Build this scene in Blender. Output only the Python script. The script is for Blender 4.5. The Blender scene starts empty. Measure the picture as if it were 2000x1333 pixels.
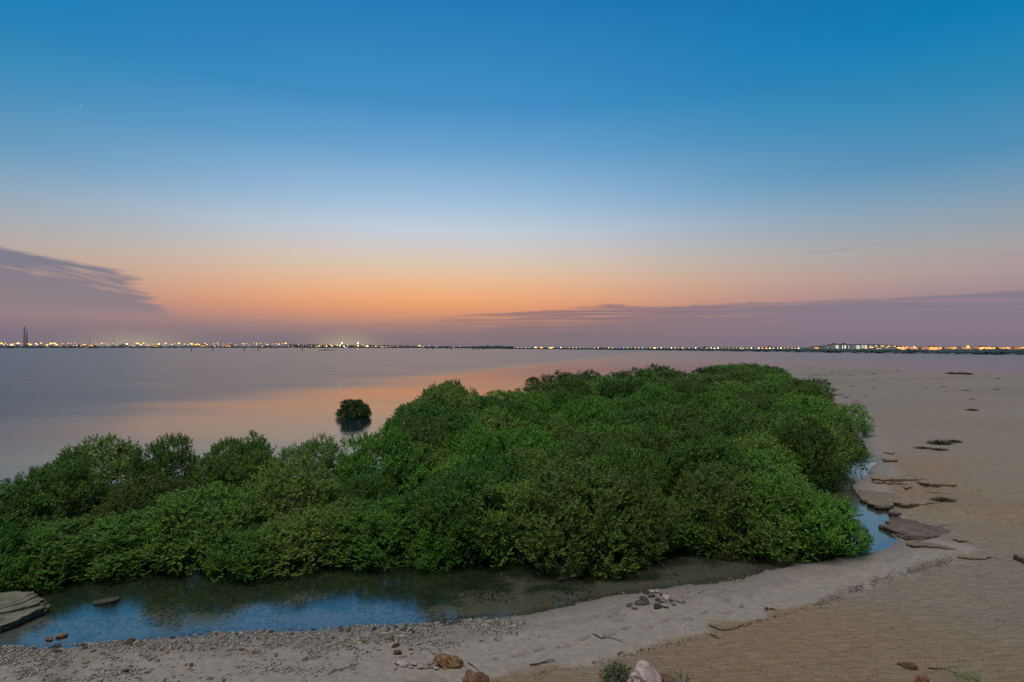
import bpy, bmesh, math, random
import numpy as np
from mathutils import Vector, Matrix

random.seed(11)
RNG = np.random.default_rng(11)
S = bpy.context.scene
COL = S.collection
R = math.radians

# ------------------------------------------------------------------ camera
CAM_H, FPX, HOR = 6.5, 1111.0, 678.0
PITCH = math.atan((HOR - 666.5) / FPX)
cam_d = bpy.data.cameras.new('camera')
cam_d.lens, cam_d.sensor_width = 20.0, 36.0
cam_d.clip_start, cam_d.clip_end = 0.1, 40000.0
cam = bpy.data.objects.new('camera', cam_d)
cam.location = (0, 0, CAM_H)
cam.rotation_euler = (R(90) + PITCH, 0, 0)
COL.objects.link(cam)
S.camera = cam

# ------------------------------------------------------------------ colour management, engine
S.view_settings.view_transform = 'Standard'
S.view_settings.look = 'None'
S.view_settings.exposure = 0.0
S.view_settings.gamma = 1.0
S.view_settings.use_curve_mapping = False
S.render.engine = 'CYCLES'
S.cycles.max_bounces = 6
S.cycles.diffuse_bounces = 3
S.cycles.glossy_bounces = 3
S.cycles.transmission_bounces = 4
S.cycles.transparent_max_bounces = 8
S.cycles.use_denoising = False
S.cycles.sample_clamp_indirect = 1.0
S.cycles.caustics_reflective = False
S.cycles.caustics_refractive = False


def lin(r, g, b):
    f = lambda c: (c / 255 / 12.92) if c / 255 <= 0.04045 else ((c / 255 + 0.055) / 1.055) ** 2.4
    return (f(r), f(g), f(b), 1.0)


# ------------------------------------------------------------------ world: twilight sky
W = bpy.data.worlds.new('World')
S.world = W
W.use_nodes = True


class NT:
    """small node-tree builder"""
    def __init__(self, tree):
        self.t = tree
        self.n, self.l = tree.nodes, tree.links

    def node(self, kind, **kw):
        nd = self.n.new(kind)
        for k, v in kw.items():
            setattr(nd, k, v)
        return nd

    def put(self, sock, v):
        if isinstance(v, bpy.types.NodeSocket):
            self.l.new(v, sock)
        elif v is not None:
            sock.default_value = v

    def m(self, op, a, b=None, c=None, clamp=False):
        nd = self.node('ShaderNodeMath', operation=op, use_clamp=clamp)
        self.put(nd.inputs[0], a)
        if b is not None: self.put(nd.inputs[1], b)
        if c is not None: self.put(nd.inputs[2], c)
        return nd.outputs[0]

    def mix(self, f, a, b, blend='MIX'):
        nd = self.node('ShaderNodeMix', data_type='RGBA', blend_type=blend)
        self.put(nd.inputs[0], f); self.put(nd.inputs[6], a); self.put(nd.inputs[7], b)
        return nd.outputs[2]

    def ramp(self, f, stops, interp='LINEAR'):
        nd = self.node('ShaderNodeValToRGB')
        cr = nd.color_ramp
        cr.interpolation = interp
        while len(cr.elements) < len(stops): cr.elements.new(0.5)
        for e, (p, c) in zip(cr.elements, stops):
            e.position = p
            e.color = c if len(c) == 4 else (*c, 1)
        self.put(nd.inputs[0], f)
        return nd.outputs[0]

    def smooth(self, v, lo, hi, a=0.0, b=1.0):
        nd = self.node('ShaderNodeMapRange', interpolation_type='SMOOTHSTEP')
        self.put(nd.inputs[0], v)
        for i, x in enumerate((lo, hi, a, b)): self.put(nd.inputs[1 + i], x)
        return nd.outputs[0]

    def noise(self, vec, scale, detail=4.0, rough=0.5, dist=0.0):
        nd = self.node('ShaderNodeTexNoise')
        if vec is not None: self.put(nd.inputs['Vector'], vec)
        nd.inputs['Scale'].default_value = scale
        nd.inputs['Detail'].default_value = detail
        nd.inputs['Roughness'].default_value = rough
        nd.inputs['Distortion'].default_value = dist
        return nd.outputs['Fac']

    def comb(self, x, y, z):
        nd = self.node('ShaderNodeCombineXYZ')
        for s, v in zip(nd.inputs, (x, y, z)): self.put(s, v)
        return nd.outputs[0]


w = NT(W.node_tree)
W.node_tree.nodes.clear()
tc = w.node('ShaderNodeTexCoord')
sx = w.node('ShaderNodeSeparateXYZ')
w.l.new(tc.outputs['Generated'], sx.inputs[0])
DX, DY, DZ = sx.outputs
el = w.m('MULTIPLY', w.m('ARCSINE', DZ), 180 / math.pi)          # degrees above the horizon
az = w.m('MULTIPLY', w.m('ARCTAN2', DX, DY), 180 / math.pi)      # degrees, + to the right
u = w.m('DIVIDE', el, 60.0, clamp=True)
GLOW = [(0, 124, 114, 122), (1, 134, 117, 121), (2, 164, 129, 122), (3, 205, 145, 117), (4, 230, 157, 112), (5, 237, 171, 122),
        (6.6, 232, 186, 148), (8, 222, 196, 172), (9.5, 211, 201, 194), (11.5, 194, 204, 216), (14, 162, 192, 218), (18.8, 108, 163, 206),
        (23, 68, 142, 196), (27.5, 50, 133, 188), (32, 30, 120, 180), (44, 14, 92, 156), (60, 12, 74, 134)]
SIDE = [(0, 118, 111, 126), (1.5, 126, 114, 130), (3, 142, 125, 138), (4.6, 158, 140, 146), (6, 168, 151, 152), (8, 160, 160, 163),
        (10, 140, 158, 172), (12, 116, 152, 178), (15, 76, 140, 180), (20, 38, 132, 178), (25, 2, 122, 178), (34, 8, 98, 162), (60, 12, 74, 134)]
cg = w.ramp(u, [(e / 60, lin(*c)) for e, *c in GLOW])
cs = w.ramp(u, [(e / 60, lin(*c)) for e, *c in SIDE])
AZ0 = -8.0
da = w.m('DIVIDE', w.m('SUBTRACT', az, AZ0), 27.0)
g = w.m('EXPONENT', w.m('MULTIPLY', w.m('POWER', w.m('ABSOLUTE', da), 2.2), -0.8))
sky = w.mix(g, cs, cg)

# clouds: stratus bands in sky coordinates (azimuth, elevation in degrees)
cv = w.comb(w.m('MULTIPLY', az, 0.055), w.m('MULTIPLY', el, 0.55), 0.0)
n1 = w.noise(cv, 1.0, 6.0, 0.58, 0.4)
cv2 = w.comb(w.m('MULTIPLY', az, 0.16), w.m('MULTIPLY', el, 1.5), 3.7)
n2 = w.noise(cv2, 1.0, 6.0, 0.6, 0.6)
n4 = w.noise(w.comb(w.m('MULTIPLY', az, 0.5), w.m('MULTIPLY', el, 3.6), 1.9), 1.0, 5.0, 0.65, 0.8)
wob = w.m('ADD', w.m('ADD', w.m('MULTIPLY', w.m('SUBTRACT', n1, 0.5), 1.5), w.m('MULTIPLY', w.m('SUBTRACT', n2, 0.5), 0.9)), w.m('MULTIPLY', w.m('SUBTRACT', n4, 0.5), 0.7))
# right bank: its top edge climbs from 3 deg at az -11 to 4.1 deg at az +42
top_r = w.ramp(w.m('DIVIDE', w.m('ADD', az, 20.0), 80.0, clamp=True),
               [(0, (0.26,) * 3), (0.09, (0.275,) * 3), (0.17, (0.31,) * 3), (0.26, (0.36,) * 3), (0.37, (0.435,) * 3), (0.44, (0.40,) * 3), (0.62, (0.41,) * 3), (0.78, (0.44,) * 3), (1, (0.42,) * 3)])
top_r = w.m('MULTIPLY', top_r, 10.0)
edge = w.m('SUBTRACT', w.m('ADD', top_r, w.m('MULTIPLY', wob, 0.60)), el)
m_r = w.smooth(edge, -0.05, 0.22)
m_r = w.m('MULTIPLY', m_r, w.smooth(w.m('ADD', az, w.m('MULTIPLY', wob, 10.0)), -15.0, 3.0))
n3 = w.noise(w.comb(w.m('MULTIPLY', az, 0.07), w.m('MULTIPLY', el, 3.2), 5.3), 1.0, 5.0, 0.6, 0.5)
streak = w.smooth(n3, 0.38, 0.56, 0.30, 1.0)
streak = w.mix(w.smooth(az, -6.0, 14.0), streak, w.smooth(n3, 0.36, 0.54, 0.55, 1.0))
m_r = w.m('MULTIPLY', m_r, streak)
m_r = w.m('MULTIPLY', m_r, w.smooth(el, 0.3, 1.8, 0.35, 1.0))
slot = w.m('MULTIPLY', w.smooth(w.noise(w.comb(w.m('MULTIPLY', az, 0.11), w.m('MULTIPLY', el, 4.6), 14.2), 1.0, 4.0, 0.5, 0.4), 0.54, 0.64), w.m('MULTIPLY', w.smooth(el, 1.5, 2.2), w.m('SUBTRACT', 1.0, w.smooth(az, 6.0, 24.0, 0.0, 0.75))))
m_r = w.m('MULTIPLY', m_r, w.m('SUBTRACT', 0.94, w.m('MULTIPLY', slot, 0.75)))
cl_r = w.mix(w.smooth(az, -8.0, 40.0), lin(144, 114, 115), lin(130, 121, 137))
cl_r = w.mix(w.smooth(el, 1.2, 2.6), w.mix(w.smooth(az, 0, 40), lin(128, 112, 121), lin(136, 120, 132)), cl_r)
sky = w.mix(m_r, sky, cl_r)
# left bank: a wedge from 8 deg at the frame edge running down to 4 deg at az -33
top_l = w.m('ADD', w.m('MULTIPLY', w.m('ADD', az, 42.0), -0.15), 7.55)
e_l = w.m('SUBTRACT', w.m('ADD', top_l, w.m('MULTIPLY', wob, 0.35)), el)
m_l = w.smooth(e_l, 0.0, 0.35)
m_l = w.m('MULTIPLY', m_l, w.smooth(el, 1.8, 3.6))
cut = w.m('SUBTRACT', w.m('SUBTRACT', w.m('MULTIPLY', w.m('SUBTRACT', 6.9, el), 1.0), 34.9), az)
m_l = w.m('MULTIPLY', m_l, w.smooth(w.m('ADD', cut, w.m('MULTIPLY', wob, 4.2)), -0.4, 1.2))
m_l = w.m('MULTIPLY', m_l, w.m('SUBTRACT', 1.0, w.smooth(w.m('MULTIPLY', az, -1.0), 70.0, 110.0)))
gap = w.smooth(w.noise(w.comb(w.m('MULTIPLY', az, 0.12), w.m('ADD', w.m('MULTIPLY', el, 1.0), w.m('MULTIPLY', az, 0.2)), 9.1), 1.0, 5.0, 0.6, 0.5), 0.30, 0.44, 0.38, 1.0)
m_l = w.m('MULTIPLY', w.m('MULTIPLY', m_l, gap), 0.95)
cl_l = w.mix(w.smooth(el, 3.0, 7.5), lin(139, 126, 133), lin(122, 122, 138))
sky = w.mix(m_l, sky, cl_l)
# thin wisps
wisp = w.smooth(w.noise(w.comb(w.m('MULTIPLY', az, 0.05), w.m('SUBTRACT', w.m('MULTIPLY', el, 0.9), w.m('MULTIPLY', az, 0.03)), 21.0), 1.0, 5.0, 0.55, 0.3), 0.60, 0.78)
wisp = w.m('MULTIPLY', wisp, w.m('MULTIPLY', w.smooth(el, 3.5, 5.0), w.m('SUBTRACT', 1.0, w.smooth(el, 8.0, 10.0))))
wisp = w.m('MULTIPLY', wisp, w.smooth(w.m('ABSOLUTE', w.m('ADD', az, 5.0)), 20.0, 34.0, 0.0, 0.75))
sky = w.mix(wisp, sky, lin(132, 122, 142))
for a0, wd_, amt in ((-16.3, 2.6, 0.25), (-33.6, 3.4, 0.22)):  # amber glow of the shore lights painted into the low sky
    q_ = w.m('EXPONENT', w.m('MULTIPLY', w.m('POWER', w.m('ABSOLUTE', w.m('DIVIDE', w.m('SUBTRACT', az, a0), wd_)), 2.0), -1.0))
    sky = w.mix(w.m('MULTIPLY', w.m('MULTIPLY', q_, w.smooth(el, 0.0, 2.0, 1.0, 0.0)), amt), sky, (0.85, 0.72, 0.34, 1))
# the physical twilight sky, solar elevation below the skyline, adds its own faint colour
nish = w.node('ShaderNodeTexSky', sky_type='NISHITA')
nish.sun_disc = False
nish.sun_elevation = R(-2.0)
nish.sun_rotation = R(AZ0)
nsk = w.mix(1.0, nish.outputs[0], (0.006, 0.006, 0.006, 1), 'MULTIPLY')
sky = w.mix(1.0, sky, nsk, 'ADD')
# below the skyline the dome repeats the dim skyline colour
sky = w.mix(w.smooth(el, -0.6, -0.1), lin(60, 62, 72), sky)
bg = w.node('ShaderNodeBackground')
w.l.new(sky, bg.inputs[0])
bg.inputs[1].default_value = 1.0
wo = w.node('ShaderNodeOutputWorld')
w.l.new(bg.outputs[0], wo.inputs[0])
W.cycles.sampling_method = 'MANUAL'
W.cycles.sample_map_resolution = 1024

# ------------------------------------------------------------------ one very soft lamp: added fill from high behind the camera
fill_d = bpy.data.lights.new('sun', 'SUN')
fill_d.energy = 3.3
fill_d.angle = R(42)
fill_d.color = (1.0, 0.92, 0.80)
sun = bpy.data.objects.new('sun', fill_d)
COL.objects.link(sun)
_sd = Vector((math.sin(R(215)) * math.cos(R(72)), math.cos(R(215)) * math.cos(R(72)), math.sin(R(72))))
sun.rotation_euler = _sd.to_track_quat('Z', 'Y').to_euler()
sun.location = _sd * 50

# ------------------------------------------------------------------ geometry helpers
CT, ST = math.cos(PITCH), math.sin(PITCH)


def ray(px, py):
    x, f, up = (px - 1000) / FPX, 1.0, (666.5 - py) / FPX
    return np.array([x, f * CT - up * ST, f * ST + up * CT])


def at_z(px, py, z=0.0):
    d = ray(px, py)
    t = (z - CAM_H) / d[2]
    return np.array([d[0] * t, d[1] * t, z])


def at_d(px, py, dist):
    """point on the sight line at a forward distance"""
    d = ray(px, py)
    return d * (dist / d[1]) + np.array([0, 0, CAM_H])


def xy_d(px, dist):
    return ((px - 1000) / FPX * dist, dist)


def hash2(ix, iy, seed):
    h = (ix.astype(np.int64) * 374761393 + iy.astype(np.int64) * 668265263 + seed * 1442695041) & 0x7fffffff
    h = ((h ^ (h >> 13)) * 1274126177) & 0x7fffffff
    return ((h ^ (h >> 16)) & 0xffff) / 65535.0


def vnoise(x, y, seed=0):
    x = np.asarray(x, float); y = np.asarray(y, float)
    ix, iy = np.floor(x), np.floor(y)
    fx, fy = x - ix, y - iy
    fx = fx * fx * (3 - 2 * fx); fy = fy * fy * (3 - 2 * fy)
    a, b = hash2(ix, iy, seed), hash2(ix + 1, iy, seed)
    c, d = hash2(ix, iy + 1, seed), hash2(ix + 1, iy + 1, seed)
    return (a + (b - a) * fx) * (1 - fy) + (c + (d - c) * fx) * fy - 0.5


def fbm(x, y, seed=0, octv=4):
    s, a = 0, 1.0
    for i in range(octv):
        s = s + a * vnoise(x * 2 ** i + 13.7 * i, y * 2 ** i + 7.3 * i, seed + i)
        a *= 0.5
    return s


def sstep(x, a, b):
    t = np.clip((x - a) / (b - a), 0, 1)
    return t * t * (3 - 2 * t)


def signed_dist(x, y, poly):
    """+ inside the closed polygon"""
    x = np.asarray(x, float).ravel(); y = np.asarray(y, float).ravel()
    best = np.full(x.shape, 1e18)
    ins = np.zeros(x.shape, bool)
    n = len(poly)
    for i in range(n):
        (x0, y0), (x1, y1) = poly[i], poly[(i + 1) % n]
        ex, ey = x1 - x0, y1 - y0
        t = np.clip(((x - x0) * ex + (y - y0) * ey) / (ex * ex + ey * ey + 1e-12), 0, 1)
        best = np.minimum(best, (x - x0 - t * ex) ** 2 + (y - y0 - t * ey) ** 2)
        if y0 != y1:
            ins ^= ((y0 > y) != (y1 > y)) & (x < (x1 - x0) * (y - y0) / (y1 - y0) + x0)
    return np.where(ins, 1, -1) * np.sqrt(best)


def line_dist(x, y, pts):
    x = np.asarray(x, float).ravel(); y = np.asarray(y, float).ravel()
    best = np.full(x.shape, 1e18)
    for (x0, y0), (x1, y1) in zip(pts[:-1], pts[1:]):
        ex, ey = x1 - x0, y1 - y0
        t = np.clip(((x - x0) * ex + (y - y0) * ey) / (ex * ex + ey * ey + 1e-12), 0, 1)
        best = np.minimum(best, (x - x0 - t * ex) ** 2 + (y - y0 - t * ey) ** 2)
    return np.sqrt(best)


def link(name, me, mats=None, parent=None, loc=None, kind=None):
    o = bpy.data.objects.new(name, me)
    COL.objects.link(o)
    if mats is not None and me is not None and not len(me.materials):
        for m_ in (mats if isinstance(mats, (list, tuple)) else [mats]): me.materials.append(m_)
    if parent is not None: o.parent = parent
    if loc is not None: o.location = loc
    if kind: o['kind'] = kind
    return o


def tag(o, label, cat, group=None):
    o['label'], o['category'] = label, cat
    if group: o['group'] = group
    return o


def empty(name, loc, label, cat, group=None, rz=0.0):
    o = bpy.data.objects.new(name, None)
    o.empty_display_size = 0.2
    COL.objects.link(o)
    o.location = loc
    o.rotation_euler = (0, 0, rz)
    return tag(o, label, cat, group)


def mesh_np(name, V, F, smooth=False):
    """V (n,3); F (m,3) or (m,4) array"""
    me = bpy.data.meshes.new(name)
    V = np.ascontiguousarray(V, np.float32); F = np.ascontiguousarray(F, np.int32)
    k = F.shape[1]
    me.vertices.add(len(V)); me.vertices.foreach_set('co', V.ravel())
    me.loops.add(F.size); me.loops.foreach_set('vertex_index', F.ravel())
    me.polygons.add(len(F))
    me.polygons.foreach_set('loop_start', np.arange(0, F.size, k, dtype=np.int32))
    me.polygons.foreach_set('loop_total', np.full(len(F), k, np.int32))
    if smooth: me.polygons.foreach_set('use_smooth', np.ones(len(F), bool))
    me.update(calc_edges=True)
    return me


def mesh_py(name, V, F, smooth=False):
    me = bpy.data.meshes.new(name)
    me.from_pydata([tuple(v) for v in V], [], [tuple(f) for f in F])
    if smooth: me.polygons.foreach_set('use_smooth', np.ones(len(me.polygons), bool))
    me.update()
    return me


class MB:
    """collects simple solids into one mesh"""
    def __init__(self): self.v, self.f, self.mi = [], [], []

    def add(self, V, F, mi=0):
        b = len(self.v)
        self.v += [tuple(p) for p in V]
        self.f += [tuple(b + i for i in f) for f in F]
        self.mi += [mi] * len(F)

    def box(self, x0, x1, y0, y1, z0, z1, mi=0):
        V = [(x, y, z) for z in (z0, z1) for y in (y0, y1) for x in (x0, x1)]
        self.add(V, [(0, 2, 3, 1), (4, 5, 7, 6), (0, 1, 5, 4), (2, 6, 7, 3), (0, 4, 6, 2), (1, 3, 7, 5)], mi)

    def tube(self, pts, rad, n=6, mi=0):
        pts = [Vector(p) for p in pts]
        rad = rad if isinstance(rad, (list, tuple)) else [rad] * len(pts)
        V, F = [], []
        for i, p in enumerate(pts):
            t = (pts[min(i + 1, len(pts) - 1)] - pts[max(i - 1, 0)]).normalized()
            a = t.cross(Vector((0.31, 0.17, 0.94))).normalized() if abs(t.z) < 0.9 else t.cross(Vector((1, 0, 0))).normalized()
            b = t.cross(a)
            for k in range(n):
                q = 2 * math.pi * k / n
                V.append(p + (a * math.cos(q) + b * math.sin(q)) * rad[i])
        for i in range(len(pts) - 1):
            for k in range(n):
                k2 = (k + 1) % n
                F.append((i * n + k, i * n + k2, (i + 1) * n + k2, (i + 1) * n + k))
        F.append(tuple(range(n))[::-1]); F.append(tuple((len(pts) - 1) * n + k for k in range(n)))
        self.add(V, F, mi)

    def gem(self, c, rx, ry, rz, mi=0):
        c = Vector(c)
        V = [c + Vector(p) for p in ((rx, 0, 0), (-rx, 0, 0), (0, ry, 0), (0, -ry, 0), (0, 0, rz), (0, 0, -rz))]
        self.add(V, [(0, 2, 4), (2, 1, 4), (1, 3, 4), (3, 0, 4), (2, 0, 5), (1, 2, 5), (3, 1, 5), (0, 3, 5)], mi)

    def mesh(self, name, smooth=False):
        me = mesh_py(name, self.v, self.f, smooth)
        if any(self.mi): me.polygons.foreach_set('material_index', self.mi)
        return me


# ------------------------------------------------------------------ materials
def new_mat(name):
    m_ = bpy.data.materials.new(name)
    m_.use_nodes = True
    m_.node_tree.nodes.clear()
    t = NT(m_.node_tree)
    out = t.node('ShaderNodeOutputMaterial')
    return m_, t, out


def principled(t, out, base, rough=0.8, spec=0.3, normal=None):
    p = t.node('ShaderNodeBsdfPrincipled')
    t.put(p.inputs['Base Color'], base)
    t.put(p.inputs['Roughness'], rough)
    p.inputs['Specular IOR Level'].default_value = spec
    if normal is not None: t.put(p.inputs['Normal'], normal)
    t.l.new(p.outputs[0], out.inputs[0])
    return p


def bump(t, h, strength=0.5, dist=0.02):
    b = t.node('ShaderNodeBump')
    b.inputs['Strength'].default_value = strength
    b.inputs['Distance'].default_value = dist
    t.put(b.inputs['Height'], h)
    return b.outputs[0]


def plain(name, c, rough=0.8, var=0.25, scale=3.0, spec=0.25, obj_var=0.0):
    m_, t, out = new_mat(name)
    co = t.node('ShaderNodeTexCoord').outputs['Object']
    n = t.noise(co, scale, 5, 0.6)
    f = t.m('MULTIPLY_ADD', n, 2 * var, 1 - var)
    if obj_var:
        f = t.m('MULTIPLY', f, t.m('MULTIPLY_ADD', t.node('ShaderNodeObjectInfo').outputs['Random'], 2 * obj_var, 1 - obj_var))
    base = t.mix(1.0, (*c, 1), t.comb(f, f, f), 'MULTIPLY')
    principled(t, out, base, rough, spec, bump(t, n, 0.3, 0.02))
    return m_


def glow(name, c, s):
    m_, t, out = new_mat(name)
    e = t.node('ShaderNodeEmission')
    e.inputs[0].default_value = (*c, 1)
    e.inputs[1].default_value = s
    t.l.new(e.outputs[0], out.inputs[0])
    m_.cycles.emission_sampling = 'NONE'
    return m_


def sand_material():
    m_, t, out = new_mat('sand')
    co = t.node('ShaderNodeTexCoord').outputs['Object']
    at = t.node('ShaderNodeAttribute', attribute_name='zones')
    sp = t.node('ShaderNodeSeparateColor')
    t.l.new(at.outputs['Color'], sp.inputs[0])
    dry, bed, damp = sp.outputs
    xyz = t.node('ShaderNodeSeparateXYZ'); t.l.new(co, xyz.inputs[0])
    fine = t.noise(co, 55.0, 3, 0.7)
    mid = t.noise(co, 6.0, 6, 0.65)
    big = t.noise(co, 0.55, 5, 0.6)
    huge = t.noise(co, 0.09, 4, 0.55)
    st = t.comb(t.m('MULTIPLY', xyz.outputs[0], 1.1), t.m('MULTIPLY', xyz.outputs[1], 3.4), 0.0)
    streak = t.noise(st, 2.2, 7, 0.74, 1.2)
    grey = t.mix(t.smooth(mid, 0.35, 0.68), (0.172, 0.152, 0.124, 1), (0.212, 0.188, 0.155, 1))
    tan = t.mix(t.smooth(big, 0.36, 0.66), (0.200, 0.136, 0.078, 1), (0.198, 0.156, 0.104, 1))
    tan = t.mix(t.smooth(huge, 0.42, 0.66, 0.0, 0.55), tan, (0.215, 0.134, 0.070, 1))
    base = t.mix(t.m('MULTIPLY', dry, t.smooth(t.m('ADD', huge, t.m('MULTIPLY', big, 0.5)), 0.58, 0.86, 0.35, 1.0)), grey, tan)
    spk = t.smooth(streak, 0.30, 0.48, 1.0, 0.0)
    base = t.mix(t.m('MULTIPLY', spk, t.m('MULTIPLY_ADD', dry, 0.55, 0.14)), base, (0.075, 0.050, 0.03, 1))
    lite = t.smooth(streak, 0.60, 0.74)
    base = t.mix(t.m('MULTIPLY', lite, t.m('MULTIPLY_ADD', dry, 0.3, 0.1)), base, (0.27, 0.225, 0.17, 1))
    grain = t.m('MULTIPLY_ADD', t.m('ADD', t.m('MULTIPLY', fine, 0.6), t.m('MULTIPLY', t.noise(t.comb(t.m('MULTIPLY', xyz.outputs[0], 6.0), t.m('MULTIPLY', xyz.outputs[1], 15.0), 0.0), 1.0, 4, 0.75, 0.7), 0.6)), 1.3, 0.22)
    base = t.mix(1.0, base, t.comb(grain, grain, grain), 'MULTIPLY')
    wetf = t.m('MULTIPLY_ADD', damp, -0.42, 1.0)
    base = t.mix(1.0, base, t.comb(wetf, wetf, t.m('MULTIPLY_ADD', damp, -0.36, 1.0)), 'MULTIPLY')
    alg = t.mix(t.smooth(mid, 0.38, 0.62), (0.012, 0.026, 0.014, 1), (0.040, 0.058, 0.026, 1))
    alg = t.mix(t.smooth(fine, 0.55, 0.7, 0, 0.5), alg, (0.085, 0.085, 0.04, 1))
    bedf = t.m('MULTIPLY', bed, t.smooth(t.m('ADD', big, t.m('MULTIPLY', bed, 0.42)), 0.50, 0.78, 0.45, 1.0))
    base = t.mix(bedf, base, alg)
    h = t.m('ADD', t.m('MULTIPLY', streak, t.m('MULTIPLY_ADD', dry, 1.5, 0.2)), t.m('ADD', t.m('MULTIPLY', mid, 0.35), t.m('MULTIPLY', fine, 0.10)))
    principled(t, out, base, t.m('MULTIPLY_ADD', damp, -0.38, 0.92), 0.3, bump(t, h, 0.85, 0.065))
    return m_


def sea_material():
    m_, t, out = new_mat('sea_water')
    co = t.node('ShaderNodeTexCoord').outputs['Object']
    xyz = t.node('ShaderNodeSeparateXYZ'); t.l.new(co, xyz.inputs[0])
    v = t.comb(t.m('MULTIPLY', xyz.outputs[0], 0.8), t.m('MULTIPLY', xyz.outputs[1], 1.5), 0)
    n_a = t.noise(v, 1.3, 3, 0.5, 0.3)
    n_b = t.noise(t.comb(t.m('MULTIPLY', xyz.outputs[0], 0.02), t.m('MULTIPLY', xyz.outputs[1], 0.07), 0), 1.0, 4, 0.55)
    amp = t.smooth(n_b, 0.35, 0.65, 0.35, 1.0)
    h = t.m('MULTIPLY', n_a, amp)
    wind = t.m('SUBTRACT', t.m('SUBTRACT', xyz.outputs[1], t.m('MULTIPLY', xyz.outputs[0], 3.1)), 164.0)
    wind = t.smooth(t.m('ADD', wind, t.m('MULTIPLY', t.m('SUBTRACT', n_b, 0.5), 60.0)), -40.0, 62.0)
    wind = t.m('MAXIMUM', wind, t.smooth(xyz.outputs[1], 130.0, 320.0, 0.0, 0.7))
    rg_ = t.m('MULTIPLY_ADD', wind, 0.17, 0.09)
    rg_ = t.m('ADD', rg_, t.m('MULTIPLY', t.m('SUBTRACT', n_b, 0.5), 0.10))
    n_c = t.noise(t.comb(t.m('MULTIPLY', xyz.outputs[0], 0.55), t.m('MULTIPLY', xyz.outputs[1], 1.1), 4.0), 1.0, 3, 0.6, 0.4)
    h = t.m('ADD', h, t.m('MULTIPLY', t.m('MULTIPLY', n_c, wind), 2.2))
    p = principled(t, out, (0.004, 0.011, 0.013, 1), rg_, 0.5, bump(t, h, 0.22, 0.10))
    p.inputs['IOR'].default_value = 1.55
    return m_


def pool_material():
    m_, t, out = new_mat('pool_water')
    co = t.node('ShaderNodeTexCoord').outputs['Object']
    n_a = t.noise(co, 3.0, 3, 0.5)
    n_b = t.noise(co, 22.0, 2, 0.5)
    nrm = bump(t, t.m('ADD', n_a, t.m('MULTIPLY', n_b, 0.10)), 0.05, 0.05)
    fr = t.node('ShaderNodeFresnel'); fr.inputs[0].default_value = 2.2
    t.l.new(nrm, fr.inputs['Normal'])
    tr = t.node('ShaderNodeBsdfTransparent'); tr.inputs[0].default_value = (0.90, 0.96, 0.93, 1)
    gl = t.node('ShaderNodeBsdfGlossy'); gl.inputs['Roughness'].default_value = 0.13
    t.l.new(nrm, gl.inputs['Normal'])
    mx = t.node('ShaderNodeMixShader')
    t.l.new(t.m('MULTIPLY', fr.outputs[0], 1.75, clamp=True), mx.inputs[0]); t.l.new(tr.outputs[0], mx.inputs[1]); t.l.new(gl.outputs[0], mx.inputs[2])
    t.l.new(mx.outputs[0], out.inputs[0])
    return m_


def leaf_material(name, dark, light, warm):
    m_, t, out = new_mat(name)
    geo = t.node('ShaderNodeNewGeometry')
    oi = t.node('ShaderNodeObjectInfo')
    isl = geo.outputs['Random Per Island']
    c = t.mix(isl, (*dark, 1), (*light, 1))
    c = t.mix(t.smooth(oi.outputs['Random'], 0.15, 1.0, 0.0, 0.65), c, t.mix(isl, (dark[0] * 1.5, dark[1] * 1.15, dark[2] * 1.1, 1), (*warm, 1)))
    tv = t.m('MULTIPLY_ADD', t.m('FRACT', t.m('MULTIPLY', oi.outputs['Random'], 7.31)), 0.75, 0.62)
    c = t.mix(1.0, c, t.comb(tv, tv, tv), 'MULTIPLY')
    c = t.mix(t.smooth(isl, 0.965, 0.975), c, (0.15, 0.10, 0.035, 1))
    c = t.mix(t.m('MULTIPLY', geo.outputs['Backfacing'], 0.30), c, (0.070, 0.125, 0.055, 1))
    p = t.node('ShaderNodeBsdfPrincipled')
    t.l.new(c, p.inputs['Base Color'])
    p.inputs['Roughness'].default_value = 0.6
    p.inputs['Specular IOR Level'].default_value = 0.12
    tl = t.node('ShaderNodeBsdfTranslucent')
    t.l.new(c, tl.inputs[0])
    mx = t.node('ShaderNodeMixShader'); mx.inputs[0].default_value = 0.18
    t.l.new(p.outputs[0], mx.inputs[1]); t.l.new(tl.outputs[0], mx.inputs[2])
    t.l.new(mx.outputs[0], out.inputs[0])
    return m_


def stone_material(name, a, b, isl_var=True, algae=0.0, scale=9.0):
    m_, t, out = new_mat(name)
    co = t.node('ShaderNodeTexCoord').outputs['Object']
    n = t.noise(co, scale, 6, 0.65)
    n2 = t.noise(co, scale * 4, 4, 0.7)
    base = t.mix(t.smooth(n, 0.33, 0.67), (*a, 1), (*b, 1))
    rnd = t.node('ShaderNodeNewGeometry').outputs['Random Per Island'] if isl_var else t.node('ShaderNodeObjectInfo').outputs['Random']
    f = t.m('MULTIPLY_ADD', rnd, 1.1, 0.5)
    base = t.mix(1.0, base, t.comb(f, t.m('MULTIPLY', f, 0.99), t.m('MULTIPLY', f, 0.97)), 'MULTIPLY')
    if algae: base = t.mix(t.smooth(n, 0.5 - algae * 0.3, 0.62, 0, algae), base, (0.035, 0.045, 0.016, 1))
    principled(t, out, base, 0.85, 0.25, bump(t, t.m('ADD', n, t.m('MULTIPLY', n2, 0.4)), 0.8, 0.03))
    return m_


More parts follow.
